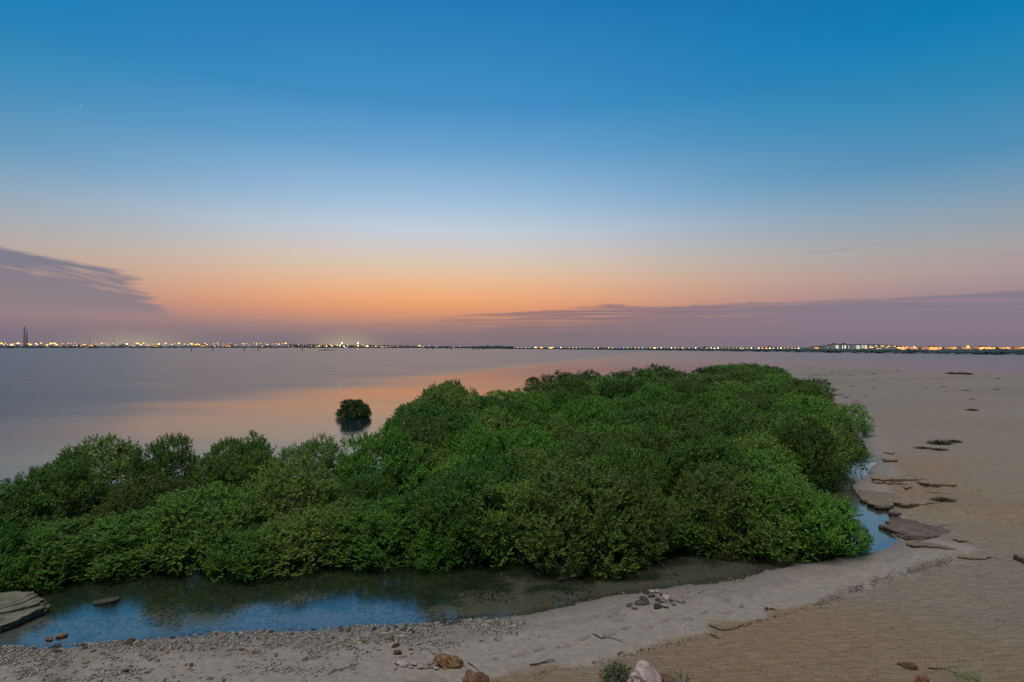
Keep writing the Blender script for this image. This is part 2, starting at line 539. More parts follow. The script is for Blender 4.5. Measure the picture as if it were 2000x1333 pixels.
def ledge_material(name, a, b, c, sandy=0.0):
    m_, t, out = new_mat(name)
    co = t.node('ShaderNodeTexCoord').outputs['Object']
    xyz = t.node('ShaderNodeSeparateXYZ'); t.l.new(co, xyz.inputs[0])
    n = t.noise(co, 2.2, 7, 0.68)
    lay = t.noise(t.comb(t.m('MULTIPLY', xyz.outputs[0], 0.8), t.m('MULTIPLY', xyz.outputs[1], 0.8), t.m('MULTIPLY', xyz.outputs[2], 22.0)), 1.0, 4, 0.6, 0.4)
    base = t.mix(t.smooth(n, 0.36, 0.64), (*a, 1), (*b, 1))
    base = t.mix(t.smooth(lay, 0.5, 0.68, 0, 0.7), base, (*c, 1))
    n3 = t.noise(co, 18, 5, 0.7)
    nz = t.node('ShaderNodeSeparateXYZ'); t.l.new(t.node('ShaderNodeNewGeometry').outputs['True Normal'], nz.inputs[0])
    if sandy: base = t.mix(t.m('MULTIPLY', t.smooth(t.m('ADD', nz.outputs[2], t.m('MULTIPLY', t.m('SUBTRACT', n, 0.5), 0.6)), 0.78, 0.97), sandy), base, t.mix(n3, (0.13, 0.10, 0.072, 1), (0.20, 0.16, 0.12, 1)))
    principled(t, out, base, 0.9, 0.2, bump(t, t.m('ADD', t.m('ADD', n, lay), t.m('MULTIPLY', n3, 0.3)), 0.9, 0.06))
    return m_


M_SAND = sand_material()
M_SEA = sea_material()
M_POOL = pool_material()
M_LEAF = leaf_material('mangrove_leaf', (0.030, 0.088, 0.016), (0.118, 0.240, 0.030), (0.185, 0.208, 0.046))
M_LEAF_Y = leaf_material('mangrove_leaf_fresh', (0.036, 0.118, 0.016), (0.112, 0.262, 0.030), (0.155, 0.235, 0.038))
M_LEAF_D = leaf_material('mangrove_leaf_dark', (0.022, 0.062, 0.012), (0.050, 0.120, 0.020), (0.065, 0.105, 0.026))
M_BARK = plain('mangrove_bark', (0.085, 0.070, 0.055), 0.9, 0.35, 8)
M_STONE = stone_material('beach_stone', (0.135, 0.118, 0.098), (0.26, 0.232, 0.195), False)
M_PEBBLE = stone_material('pebble', (0.13, 0.115, 0.095), (0.26, 0.23, 0.19))
M_WETSTONE = stone_material('wet_stone', (0.034, 0.034, 0.031), (0.068, 0.062, 0.053), False, 0.5)
M_ALGAE = stone_material('algae_pebble', (0.028, 0.030, 0.012), (0.087, 0.071, 0.031), True, 0.7)
M_SHELL = stone_material('shell', (0.260, 0.217, 0.186), (0.360, 0.310, 0.273), False)
M_CORAL = stone_material('porous_rock', (0.055, 0.032, 0.014), (0.165, 0.100, 0.050), False, 0, 16)
M_BROWN = stone_material('brown_rock', (0.099, 0.046, 0.025), (0.167, 0.093, 0.056), False)
M_PINK = stone_material('pale_pink_rock', (0.205, 0.149, 0.133), (0.310, 0.260, 0.242), False, 0, 7)
M_LEDGE = ledge_material('sandstone_ledge', (0.146, 0.096, 0.056), (0.205, 0.152, 0.102), (0.093, 0.053, 0.025), 0.9)
M_LEDGE_D = ledge_material('dark_wet_ledge', (0.081, 0.062, 0.046), (0.155, 0.118, 0.084), (0.037, 0.031, 0.024), 0.5)
M_LEDGE_W = ledge_material('wet_creek_rock', (0.055, 0.046, 0.042), (0.115, 0.092, 0.074), (0.030, 0.028, 0.028), 0.12)
M_LIME = ledge_material('layered_limestone', (0.075, 0.078, 0.048), (0.150, 0.138, 0.100), (0.040, 0.042, 0.018))
M_TWIG = plain('driftwood', (0.048, 0.040, 0.032), 0.9, 0.3, 20)
M_WEED = plain('dry_seaweed', (0.044, 0.040, 0.036), 0.95, 0.4, 30)
M_SCRUB = plain('dry_scrub', (0.085, 0.075, 0.052), 0.95, 0.4, 30)
M_SCRUB_G = plain('grey_green_scrub', (0.085, 0.10, 0.055), 0.9, 0.4, 30)
M_FARLAND = plain('far_shore_earth', (0.075, 0.085, 0.085), 0.95, 0.2, 0.02)
M_FARGREEN = plain('far_scrub', (0.030, 0.052, 0.050), 0.95, 0.4, 0.15)
M_WALL = plain('rendered_wall', (0.30, 0.29, 0.28), 0.9, 0.12, 0.3, 0.2, 0.3)
M_WALLD = plain('dim_wall', (0.13, 0.13, 0.135), 0.9, 0.15, 0.3, 0.2, 0.4)
M_ROOF = plain('tiled_roof', (0.12, 0.10, 0.10), 0.9, 0.2, 0.5, 0.2, 0.3)
M_STEEL = plain('painted_steel', (0.10, 0.09, 0.10), 0.6, 0.1, 1)
M_BOAT = plain('boat_paint', (0.18, 0.18, 0.20), 0.5, 0.1, 1)
E_SODIUM = glow('sodium_lamp', (1.0, 0.37, 0.05), 6.0)
E_WARM = glow('warm_lamp', (1.0, 0.60, 0.17), 7.0)
E_WHITE = glow('white_lamp', (1.0, 0.95, 0.80), 6)
E_FLOOD = glow('floodlight', (1.0, 0.94, 0.66), 24)
E_WIN = glow('lit_window', (1.0, 0.88, 0.55), 1.0)
E_WINW = glow('lit_stair_window', (0.95, 0.98, 0.72), 0.85)
E_ORANGE = glow('orange_window_and_facade', (1.0, 0.42, 0.08), 1.25)
E_STAR = glow('star_light', (0.9, 0.95, 1.0), 2.5)

# ------------------------------------------------------------------ terrain
SHORE_PX = [(-420, 1300), (-150, 1276), (0, 1266), (100, 1264), (200, 1257), (300, 1249), (400, 1240), (500, 1236), (600, 1231), (700, 1226), (780, 1224),
            (870, 1219), (960, 1208), (1050, 1195), (1120, 1182), (1200, 1164), (1290, 1152), (1370, 1143), (1440, 1131), (1500, 1114), (1580, 1101),
            (1650, 1090), (1705, 1078), (1757, 1058), (1738, 1044), (1728, 1030), (1740, 1008), (1726, 994), (1700, 984), (1680, 968), (1668, 948),
            (1690, 926), (1704, 905), (1692, 870), (1672, 832), (1640, 802), (1600, 777), (1572, 758), (1542, 738), (1532, 724), (1528, 718.5),
            (1560, 717), (1600, 715.6), (1650, 716.6), (1700, 720.5), (1800, 724), (1900, 727.5), (2000, 730.5), (2200, 736), (2600, 748)]
LAND = [tuple(at_z(*p)[:2]) for p in SHORE_PX] + [(400, 60), (400, -300), (-300, -300), (-300, 5), (-40, 9)]
# upper, drier sand lies on the camera's and right-hand side of this line
DRY_PX = [(560, 1420), (800, 1352), (960, 1336), (1080, 1312), (1180, 1291), (1280, 1267), (1380, 1243), (1450, 1222), (1500, 1209), (1560, 1194), (1640, 1165),
          (1700, 1141), (1780, 1116), (1860, 1094), (1900, 1080), (1850, 1066), (1780, 1050), (1750, 1028), (1760, 1000), (1748, 985), (1745, 940),
          (1740, 900), (1720, 850), (1690, 815), (1655, 790), (1618, 768), (1590, 750), (1565, 735), (1550, 724), (1560, 719), (1700, 722), (2000, 733), (2600, 752)]
DRY_LINE = [tuple(at_z(*p)[:2]) for p in DRY_PX]
DRY = DRY_LINE + [(400, 60), (400, -300), (-60, -300), (-12, 3)]
FOOT_PX = [(1012, 1280), (1055, 1269), (1100, 1263), (1143, 1247), (1189, 1240), (1222, 1227), (1264, 1225), (1301, 1211), (1345, 1209), (1375, 1197), (1416, 1197), (1448, 1184)]


def height(x, y, detail=True):
    x = np.asarray(x, float).ravel(); y = np.asarray(y, float).ravel()
    sd = signed_dist(x, y, LAND)
    dist = np.hypot(x, y)
    sd = sd + (fbm(x / 2.2, y / 2.2, 5, 4) * 0.35 + fbm(x / 14, y / 14, 9, 3) * 0.5) * sstep(dist, 8, 60) + fbm(x / 0.9, y / 0.9, 6, 3) * 0.12
    L = 6.0 + np.maximum(dist - 20, 0) * 0.13
    p = np.maximum(sd, 0); q = np.minimum(sd, 0)
    h = 0.50 * (1 - np.exp(-p / L)) + 0.28 * (1 - np.exp(-p / 45.0))
    h = h - 0.20 * (1 - np.exp(q / 3.5)) - 0.45 * sstep(-q, 6, 22) - 2.6 * sstep(-q, 20, 120)
    if detail:
        k = sstep(p, 0.2, 3.0)
        h = h + fbm(x / 3.5, y / 3.5, 21, 4) * 0.07 * k + fbm(x / 0.85, y / 0.5, 31, 4) * 0.026 * (0.35 + k) + fbm(x / 0.13, y / 0.2, 41, 2) * 0.006
        h = h + fbm(x / 25, y / 25, 61, 3) * 0.25 * sstep(p, 6, 30)
    bx0, by0 = TERR
    w_ = np.exp(-(((x - bx0) / 6.5) ** 2 + ((y - by0) / 6.0) ** 2)) * sstep(sd, 0.05, 0.5)
    w_ = np.maximum(w_, np.exp(-(((x - bx0 - 4.5) / 4.0) ** 2 + ((y - by0 + 5.0) / 1.6) ** 2)) * sstep(sd, 0.3, 1.0))
    u_ = (0.62 * sstep(sd, 0, 5) + fbm(x / 5.0 + 3, y / 2.2, 91, 4) * 0.50 + 0.05 * fbm(x / 0.6, y / 0.5, 93, 2)) / 0.17
    fr_ = u_ - np.floor(u_)
    stp = (np.floor(u_) + sstep(fr_, 0.80, 0.97)) * 0.17
    h = h + w_ * (stp - 0.62 * sstep(sd, 0, 5)) * 0.85
    h = np.where(sd > 0.15, np.maximum(h, 0.02 + 0.05 * sstep(sd, 0.15, 1.0)), h)
    # the bluff under the camera
    bl = 4.9 - 0.80 * np.maximum(y - 0.6 + 0.02 * x * x * 0, 0)
    h = np.where(y < 7.5, np.maximum(h, bl + fbm(x / 1.5, y / 1.5, 77, 3) * 0.3 * (y > 1)), h)
    return h


def hz(x, y):
    return float(height(np.array([x]), np.array([y]))[0])


def on_ground(px, py, lift=0.0):
    z = 0.0
    for _ in range(10):
        p = at_z(px, py, z)
        z = 0.5 * z + 0.5 * (max(hz(p[0], p[1]), -0.5))
    p = at_z(px, py, z)
    return np.array([p[0], p[1], hz(p[0], p[1]) + lift])


TERR = tuple(at_z(1800, 975)[:2])
FEET = [on_ground(*p) for p in FOOT_PX]


def build_ground():
    fine = np.arange(-45.5, 45.51, 0.135)
    ang = np.radians(np.concatenate([np.linspace(-178, -48, 45), fine, np.linspace(48, 178, 45)]))
    rad = [0.6]
    while rad[-1] < 9500:
        r_ = rad[-1]
        rad.append(r_ * (1.28 if r_ < 9 else 1.0042 if r_ < 33 else 1.012 if r_ < 240 else 1.16))
    rad = np.array(rad)
    A, D = np.meshgrid(ang, rad)
    X, Y = np.sin(A) * D, np.cos(A) * D
    Z = height(X, Y).reshape(X.shape)
    # footprints pressed into the damp sand
    print_dark = np.zeros_like(X)
    for i, f in enumerate(FEET):
        nx = FEET[min(i + 1, len(FEET) - 1)] - FEET[max(i - 1, 0)]
        a = math.atan2(nx[1], nx[0]) + (0.35 if i % 2 else -0.1)
        lx = (X - f[0]) * math.cos(a) + (Y - f[1]) * math.sin(a)
        ly = -(X - f[0]) * math.sin(a) + (Y - f[1]) * math.cos(a)
        wd = 0.055 - 0.014 * np.cos(lx * 24)
        e = np.sqrt((lx / 0.165) ** 2 + (ly / wd) ** 2)
        Z += np.where(e < 2, -0.065 * (1 - sstep(e, 0.6, 1.05)) + 0.018 * np.exp(-((e - 1.25) / 0.22) ** 2), 0)
        print_dark = np.maximum(print_dark, 1.25 * (1 - sstep(e, 0.7, 1.15)))  # print hollows coloured darker than the sand around them
    V = np.stack([X, Y, Z], -1).reshape(-1, 3)
    nr, na = X.shape
    i = np.arange(nr - 1)[:, None] * na + np.arange(na - 1)[None, :]
    F = np.stack([i, i + 1, i + na + 1, i + na], -1).reshape(-1, 4)[:, ::-1]
    j = np.arange(nr - 1) * na
    F = np.concatenate([F, np.stack([j + na - 1, j, j + na, j + 2 * na - 1], -1)[:, ::-1]])
    me = mesh_np('ground', V, F, True)
    x, y, z = V.T
    wob = fbm(x / 0.8, y / 0.8, 3, 4)
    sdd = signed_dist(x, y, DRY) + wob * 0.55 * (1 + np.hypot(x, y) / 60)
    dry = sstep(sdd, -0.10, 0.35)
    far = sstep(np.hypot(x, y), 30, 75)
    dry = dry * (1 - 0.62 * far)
    sdl = signed_dist(x, y, LAND)
    bed = sstep(-sdl + fbm(x / 1.3, y / 0.9, 55, 4) * 2.2, 1.0, 2.2)
    # the mud under the trees, and the dark algae patches left of the middle of the pool
    damp = np.clip(sstep(-z + 0.10, 0.0, 0.14), 0, 1)
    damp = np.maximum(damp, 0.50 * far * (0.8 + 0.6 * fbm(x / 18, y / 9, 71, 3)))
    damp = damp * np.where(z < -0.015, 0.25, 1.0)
    damp = np.maximum(damp, 0.40 * sstep(np.sin(sdl * 2.4 + wob * 2.6), 0.35, 1.0) * (1 - sstep(sdl, 3.5, 6)) * (1 - dry))
    damp = np.maximum(damp, print_dark.ravel())
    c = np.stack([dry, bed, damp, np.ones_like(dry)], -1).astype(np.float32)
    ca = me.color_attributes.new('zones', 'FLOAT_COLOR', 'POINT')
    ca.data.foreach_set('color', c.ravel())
    return link('ground', me, M_SAND, kind='structure')


build_ground()

# water sheets, both at z = 0, meeting under the thicket
BORDER = [(-82, 18.5), (-60, 18.4), (-50, 18.4), (-46, 18.6), (-40, 19.4), (-33, 20.0), (-24, 20.2), (-16, 20.2), (-8, 19.6), (0, 21), (8, 22.5), (16, 24.5), (24, 28), (30, 31), (34, 33), (40, 34), (60, 36), (82, 36)]


def water_sheet(name, mat, dists, inner):
    V, F = [], []
    for a, b in BORDER:
        x, y = math.tan(R(min(a, 80) if a > 0 else max(a, -80))), 1.0
        for k, d in enumerate(dists):
            dd = b if k == inner else d
            V.append((x * dd, dd, 0.0))
    n = len(dists)
    for i in range(len(BORDER) - 1):
        for k in range(n - 1):
            F.append((i * n + k, (i + 1) * n + k, (i + 1) * n + k + 1, i * n + k + 1))
    return link(name, mesh_py(name, V, F), mat, kind='structure')


water_sheet('sea', M_SEA, [0, 60, 250, 1000, 3000, 9200], 0)
water_sheet('tidal_pool', M_POOL, [9.5, 13, 0], 2)

# ------------------------------------------------------------------ mangroves
def leaf_cloud(pos, axis, k, ln, rng, spread=0.9, step=0.018):
    """k leaves set round every sprig axis; each leaf one folded quad"""
    n = len(pos)
    P = np.repeat(pos, k, 0); A = np.repeat(axis, k, 0)
    j = np.tile(np.arange(k), n)
    ref = np.where(np.abs(A[:, 2:3]) < 0.9, np.array([[0, 0, 1.0]]), np.array([[1.0, 0, 0]]))
    U = np.cross(A, ref); U /= np.linalg.norm(U, axis=1, keepdims=True)
    Wv = np.cross(A, U)
    ph = j * 2.4 + np.repeat(rng.uniform(0, 6.28, n), k) + rng.uniform(-0.4, 0.4, n * k)
    rad = U * np.cos(ph)[:, None] + Wv * np.sin(ph)[:, None]
    op = spread * (1.0 - 0.6 * j / k)[:, None] * rng.uniform(0.7, 1.3, (n * k, 1))
    D = A * (1.1 - op * 0.5) + rad * op
    D /= np.linalg.norm(D, axis=1, keepdims=True)
    B = P + A * (step * j * (ln / 0.06))[:, None]
    L = ln * rng.uniform(0.75, 1.25, (n * k, 1))
    side = np.cross(D, A) + rng.normal(0, 0.12, (n * k, 3))
    side /= (np.linalg.norm(side, axis=1, keepdims=True) + 1e-9)
    nrm = np.cross(side, D)
    Wd = L * 0.24
    mid = B + D * L * 0.52
    V = np.stack([B, mid + side * Wd + nrm * L * 0.06, B + D * L - nrm * L * 0.05, mid - side * Wd + nrm * L * 0.06], 1).reshape(-1, 3)
    return V


def crown_mesh(name, seed, Rr, H, dens, ln, k, shoots=18, open_=0.0, dome=False):
    rng = np.random.default_rng(seed)
    nl = int(rng.integers(17, 23))
    # lobes over a dome that reaches nearly to the water
    cen, rl = [], []
    for i in range(nl):
        zf = (i + 0.5) / nl
        phi = i * 2.39996 + rng.uniform(-0.4, 0.4)
        cz = zf ** 0.9
        rr = math.sqrt(max(0.05, 1 - (abs(cz - 0.28) / 0.74) ** 2.2)) if cz > 0.28 else 0.80 + 0.7 * cz
        if dome: rr = math.sqrt(max(0.05, 1 - cz ** 2.4))
        f = rng.uniform(0.54, 0.84)
        cen.append((math.cos(phi) * rr * Rr * f, math.sin(phi) * rr * Rr * f, H * (0.10 + 0.70 * cz * rng.uniform(0.88, 1.08))))
        rl.append(Rr * rng.uniform(0.24, 0.46) * (1.0 if zf < 0.75 else 0.9))
    cen, rl = np.array(cen), np.array(rl)
    pos, ax = [], []
    for i in range(nl):
        area = 4 * math.pi * rl[i] ** 2
        nc = max(6, int(area * 7.0 * (1 - open_ * rng.uniform(0.3, 1))))
        d = rng.normal(size=(nc, 3)); d /= np.linalg.norm(d, axis=1, keepdims=True)
        cc = cen[i] + d * (rl[i] * rng.uniform(0.80, 1.10, nc))[:, None]
        keep = cc[:, 2] > 0.02
        for o in range(nl):
            if o != i: keep &= np.linalg.norm(cc - cen[o], axis=1) > rl[o] * 0.80
        keep &= (np.einsum('ij,ij->i', cc - np.array([0, 0, H * 0.35]), d) > -0.15 * rl[i])
        cc, d = cc[keep], d[keep]
        if not len(cc): continue
        per = max(2, int(dens / 7.0))
        n_ = len(cc)
        cr = rng.uniform(0.13, 0.26, n_) * Rr / 1.9 * 1.15
        D_ = np.repeat(d, per, 0); C_ = np.repeat(cc, per, 0); R_ = np.repeat(cr, per)
        q = rng.normal(size=(n_ * per, 3)); q /= np.linalg.norm(q, axis=1, keepdims=True)
        q = q + D_ * 0.7 + np.array([0, 0, 0.35]); q /= np.linalg.norm(q, axis=1, keepdims=True)
        p = C_ + q * (R_ * rng.uniform(0.66, 1.05, n_ * per))[:, None]
        a = q * 0.8 + np.array([0, 0, 0.5]) + rng.normal(0, 0.25, p.shape)
        a /= np.linalg.norm(a, axis=1, keepdims=True)
        ok = p[:, 2] > 0.02
        pos.append(p[ok]); ax.append(a[ok])
    pos, ax = np.concatenate(pos), np.concatenate(ax)
    Vs = [leaf_cloud(pos, ax, k, ln, rng)]
    # inner leaves that close the crown
    m = int(len(pos) * 0.11)
    idx = rng.integers(0, len(pos), m)
    ip = pos[idx] * np.array([0.78, 0.78, 0.80]) + rng.normal(0, 0.08, (m, 3))
    ip[:, 2] = np.maximum(ip[:, 2], 0.05)
    Vs.append(leaf_cloud(ip, ax[idx], max(4, k // 2), ln * 1.8, rng))
    # upright shoots that break the outline
    up = pos[(pos[:, 2] > H * 0.55)]
    if len(up) and shoots:
        for b in up[rng.integers(0, len(up), shoots)]:
            a = np.array([rng.normal(0, 0.3), rng.normal(0, 0.3), 1.0]) + 0.25 * (b - np.array([0, 0, H * 0.5])) / Rr
            a /= np.linalg.norm(a)
            n_ = int(rng.integers(3, 6))
            q = b + a * np.linspace(0.02, rng.uniform(0.16, 0.36), n_)[:, None]
            Vs.append(leaf_cloud(q, np.repeat(a[None], n_, 0), max(3, k - 3), ln * 1.05, rng, 1.1))
    V = np.concatenate(Vs)
    V[:, 2] = np.maximum(V[:, 2], 0.01)
    F = np.arange(len(V)).reshape(-1, 4)
    me = mesh_np(name, V, F)
    tr = MB()
    for i in range(0, nl, 2 if k > 6 else 3):
        c = cen[i]
        b = Vector((c[0] * 0.12 + rng.normal(0, 0.06), c[1] * 0.12 + rng.normal(0, 0.06), -0.25))
        m1 = Vector((c[0] * 0.45, c[1] * 0.45, c[2] * 0.35 + 0.12))
        e = Vector((c[0] * 1.05, c[1] * 1.05, c[2] + rl[i] * 0.5))
        r0 = 0.055 * Rr / 1.9
        tr.tube([b, m1, (m1 + e) / 2 + Vector((0, 0, 0.08)), e], [r0, r0 * 0.75, r0 * 0.5, r0 * 0.18], 5)
    return me, tr.mesh(name.replace('crown', 'trunk'), True)


NEAR = [crown_mesh('crown', 100 + i, 1.9, 3.0, 58, 0.098, 9, 44) for i in range(6)]
MID = [crown_mesh('crown', 200 + i, 1.9, 3.0, 38, 0.125, 8, 30) for i in range(5)]
FAR = [crown_mesh('crown', 300 + i, 1.9, 3.0, 20, 0.17, 7, 20) for i in range(5)]
OPEN = [crown_mesh('crown', 400 + i, 1.9, 3.0, 60, 0.09, 8, 40, 0.22) for i in range(2)]
for mes in NEAR + MID + FAR + OPEN:
    mes[1].materials.append(M_BARK)
LONE = crown_mesh('crown', 499, 1.9, 3.0, 84, 0.105, 9, 110, 0.0, True)
LONE[1].materials.append(M_BARK)
LEAFED = {}


def leafed(me, mat):
    """crown mesh with the leaf material of this kind; meshes are shared between copies"""
    key = (me.name, mat.name)
    if key not in LEAFED:
        c = me if not any(k[0] == me.name for k in LEAFED) else me.copy()
        c.materials.clear(); c.materials.append(mat)
        LEAFED[key] = c
    return LEAFED[key]


FRONT = [(-380, 16.0), (-200, 15.9), (-60, 15.8), (60, 16.2), (150, 17.6), (290, 18.0), (490, 18.0), (650, 18.8), (740, 18.9), (850, 18.4), (960, 18.2), (1110, 17.9), (1200, 18.1),
         (1290, 19.0), (1400, 19.0), (1500, 18.6), (1600, 18.4), (1690, 19.0), (1720, 33)]
BACK = [(-380, 18.8), (-200, 19.2), (-150, 19.4), (0, 19.8), (100, 22.0), (200, 24.4), (300, 22.6), (400, 23.2), (480, 25.6), (560, 24.4), (630, 25.4), (690, 20.4), (730, 22.2),
        (760, 28.0), (800, 37), (860, 55), (920, 50), (980, 57), (1060, 60), (1130, 93), (1200, 88), (1290, 100), (1350, 90), (1440, 124), (1500, 124), (1530, 110),
        (1548, 90), (1590, 74), (1608, 66), (1625, 55), (1668, 44), (1690, 36), (1702, 31), (1712, 29)]
ED, EX = (17.9, 18.6, 20, 22.5, 24, 26, 29, 32, 38.5, 46, 55, 64, 77, 90, 103, 125), (1712, 1696, 1640, 1628, 1650, 1684, 1698, 1686, 1668, 1648, 1630, 1613, 1598, 1570, 1548, 1540)
fx, fd = zip(*FRONT); bx_, bd = zip(*BACK)
TREES = []   # x, y, R, H, kind, label


def hand(px, d, Rr, H, kind, label):
    x, y = xy_d(px, d)
    TREES.append((x, y, Rr, H, kind, label))


hand(55, 15.9, 1.05, 1.3, 'fresh', 'low bright yellow-green mangrove bush beside the layered rock at the pool edge')
hand(-20, 15.4, 1.1, 1.6, 'fresh', 'yellow-green mangrove bush cut by the left frame edge behind the layered rock')
hand(150, 17.3, 1.6, 1.25, 'near', 'green mangrove just behind the low yellow-green bush near the layered rock')
hand(275, 17.6, 1.6, 1.3, 'near', 'broad mangrove leaning over the pool above the dark flat stone in the water')
hand(395, 17.9, 1.5, 2.0, 'near', 'mangrove standing above the dark algae patch in the left of the pool')
hand(492, 17.0, 1.15, 1.2, 'near', 'low rounded mangrove pushed out over the pool between two taller ones')
hand(590, 17.7, 1.35, 1.3, 'near', 'mangrove with rounded lower branches right of the low bush at the pool')
hand(672, 18.6, 1.5, 1.4, 'near', 'mangrove beside the deep dark gap in the front row')
hand(770, 18.4, 1.55, 1.5, 'near', 'mangrove behind the small low shoot bush at the pool edge')
hand(858, 17.4, 0.8, 0.95, 'fresh', 'small low yellowish mangrove shoot bush at the water edge in the middle')
hand(900, 18.7, 1.6, 2.35, 'near', 'tall mangrove left of the largest rounded front mangrove')
hand(1000, 18.6, 1.5, 2.25, 'near', 'mangrove tucked against the left side of the largest rounded front mangrove')
hand(1120, 18.0, 1.9, 2.6, 'near', 'largest rounded mangrove, bulging out furthest over the pool')
hand(1225, 18.5, 1.5, 2.3, 'near', 'mangrove against the right side of the largest rounded front mangrove')
hand(1318, 19.3, 1.2, 1.35, 'near', 'mangrove behind the bright sky reflection beside the pile of stones')
hand(1410, 19.0, 1.6, 2.3, 'near', 'mangrove at the right end of the pool above the bare damp sand')
hand(1505, 18.7, 1.5, 2.2, 'near', 'mangrove rooted at the edge of the damp sand, second bush left of the creek mouth')
hand(1572, 18.5, 1.4, 1.9, 'near', 'mangrove overhanging the damp sand just left of the creek mouth')
hand(1630, 18.5, 0.8, 1.15, 'near', 'small dark mangrove at the creek mouth with shoots over the pale water')
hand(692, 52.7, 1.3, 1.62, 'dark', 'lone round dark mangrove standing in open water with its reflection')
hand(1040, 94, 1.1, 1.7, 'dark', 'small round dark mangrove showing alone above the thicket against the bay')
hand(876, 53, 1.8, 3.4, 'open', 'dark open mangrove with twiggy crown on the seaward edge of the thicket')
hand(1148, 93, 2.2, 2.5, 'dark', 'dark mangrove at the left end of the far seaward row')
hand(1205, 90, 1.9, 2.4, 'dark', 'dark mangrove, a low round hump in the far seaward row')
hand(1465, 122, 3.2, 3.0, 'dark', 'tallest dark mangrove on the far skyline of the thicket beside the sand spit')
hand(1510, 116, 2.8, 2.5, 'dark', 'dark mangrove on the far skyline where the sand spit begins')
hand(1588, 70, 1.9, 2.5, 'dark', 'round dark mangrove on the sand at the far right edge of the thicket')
hand(1650, 42, 1.6, 2.25, 'open', 'thin open mangrove with bare twigs against the sand')
hand(622, 24.2, 1.5, 2.75, 'open', 'open twiggy mangrove on the seaward edge left of the notch of bright water')
hand(715, 21.2, 0.9, 1.9, 'open', 'small open mangrove in the notch of bright water')
hand(1630, 30.2, 1.3, 2.1, 'near', 'mangrove beside the sandstone ledges at the head of the creek')
n_hand = len(TREES)
rr_ = random.Random(5)
tries = 0
px_pool = []
while tries < 26000:
    tries += 1
    d = math.sqrt(rr_.uniform(15 ** 2, 126 ** 2))
    px = rr_.uniform(-330, 1720)
    if not (np.interp(px, fx, fd) <= d <= np.interp(px, bx_, bd)): continue
    Rr = (1.62 if d < 30 else 2.1 if d < 60 else 2.75) * rr_.uniform(0.78, 1.2)
    if px + 1.18 * Rr * FPX / d > np.interp(d, ED, EX): continue
    x, y = xy_d(px, d)
    sp = 2.55 if d < 30 else 3.4 if d < 60 else 4.5
    if any((x - t[0]) ** 2 + (y - t[1]) ** 2 < (0.5 * (sp + min(t[2] * 1.45, sp + 0.3))) ** 2 for t in TREES): continue
    H = rr_.uniform(2.0, 2.35) if px < 130 and d > 17.5 else rr_.uniform(2.5, 2.95) if px < 700 and d > 20.5 else rr_.uniform(1.75, 3.15) if d > 21.0 else rr_.uniform(2.1, 2.6) if px > 850 else rr_.uniform(1.9, 2.4) if d > 19.8 else rr_.uniform(1.45, 1.75)
    back = np.interp(px, bx_, bd) - d
    if d < 24: lab = 'green mangrove in the second row of the thicket, behind the pool-side bushes'
    elif back < 3 and px < 1450: lab = 'mangrove along the seaward edge of the thicket with the bay behind it'
    elif px > 1480 and back < 8: lab = 'mangrove along the landward edge of the thicket beside the bare sand'
    elif d < 45: lab = 'rounded mangrove in the middle of the dense thicket'
    else: lab = 'distant mangrove in the far part of the thicket'
    TREES.append((x, y, Rr, H, 'auto', lab))
MARKS = [(-250, 'left of the layered rock at the frame edge'), (-60, 'directly behind the layered rock'), (60, 'directly behind the low yellow-green bush by the layered rock'), (200, 'above the dark flat rock in the pool'),
         (330, 'left of the dark algae patch in the pool'), (440, 'above the dark algae patch in the pool'), (540, 'behind the gap between the low rounded bush and its right neighbour'),
         (640, 'behind the dark gap in the front row'), (730, 'just below the notch of bright water'), (830, 'behind the small low shoot bush at the water edge'), (950, 'left behind the largest rounded front mangrove'),
         (1080, 'directly behind the largest rounded front mangrove'), (1190, 'right behind the largest rounded front mangrove'), (1300, 'behind the lowest bush of the front row near the stone pile'),
         (1430, 'above the bare damp sand at the right end of the pool'), (1550, 'behind the bushes left of the creek mouth'), (1640, 'beside the narrow creek')]
for mp, txt in MARKS:
    c_ = [(abs(t[0] / t[1] * FPX + 1000 - mp), i) for i, t in enumerate(TREES) if 'second row' in t[5]]
    if c_ and min(c_)[0] < 90:
        i = min(c_)[1]
        TREES[i] = TREES[i][:5] + ('second-row mangrove ' + txt,)
print('mangroves:', len(TREES))
for i, (x, y, Rr, H, kind, lab) in enumerate(TREES):
    d = math.hypot(x, y)
    if lab.startswith('lone'): me, tk = LONE
    elif kind == 'open': me, tk = OPEN[i % 2]
    elif d < 27 or lab.startswith('lone'): me, tk = NEAR[i % 6]
    elif d < 62: me, tk = MID[i % 5]
    else: me, tk = FAR[i % 5]
    rnd = rr_.random()
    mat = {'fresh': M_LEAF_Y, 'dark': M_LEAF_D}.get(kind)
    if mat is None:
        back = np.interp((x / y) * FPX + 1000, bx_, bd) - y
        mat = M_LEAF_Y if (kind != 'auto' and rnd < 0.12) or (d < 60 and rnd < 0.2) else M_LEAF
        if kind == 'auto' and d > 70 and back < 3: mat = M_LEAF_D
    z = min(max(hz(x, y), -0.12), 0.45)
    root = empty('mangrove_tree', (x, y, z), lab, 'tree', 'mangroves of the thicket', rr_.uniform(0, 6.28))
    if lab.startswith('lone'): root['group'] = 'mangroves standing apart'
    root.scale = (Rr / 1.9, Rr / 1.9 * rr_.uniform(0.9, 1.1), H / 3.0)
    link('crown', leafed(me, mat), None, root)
    link('trunk', tk, None, root)

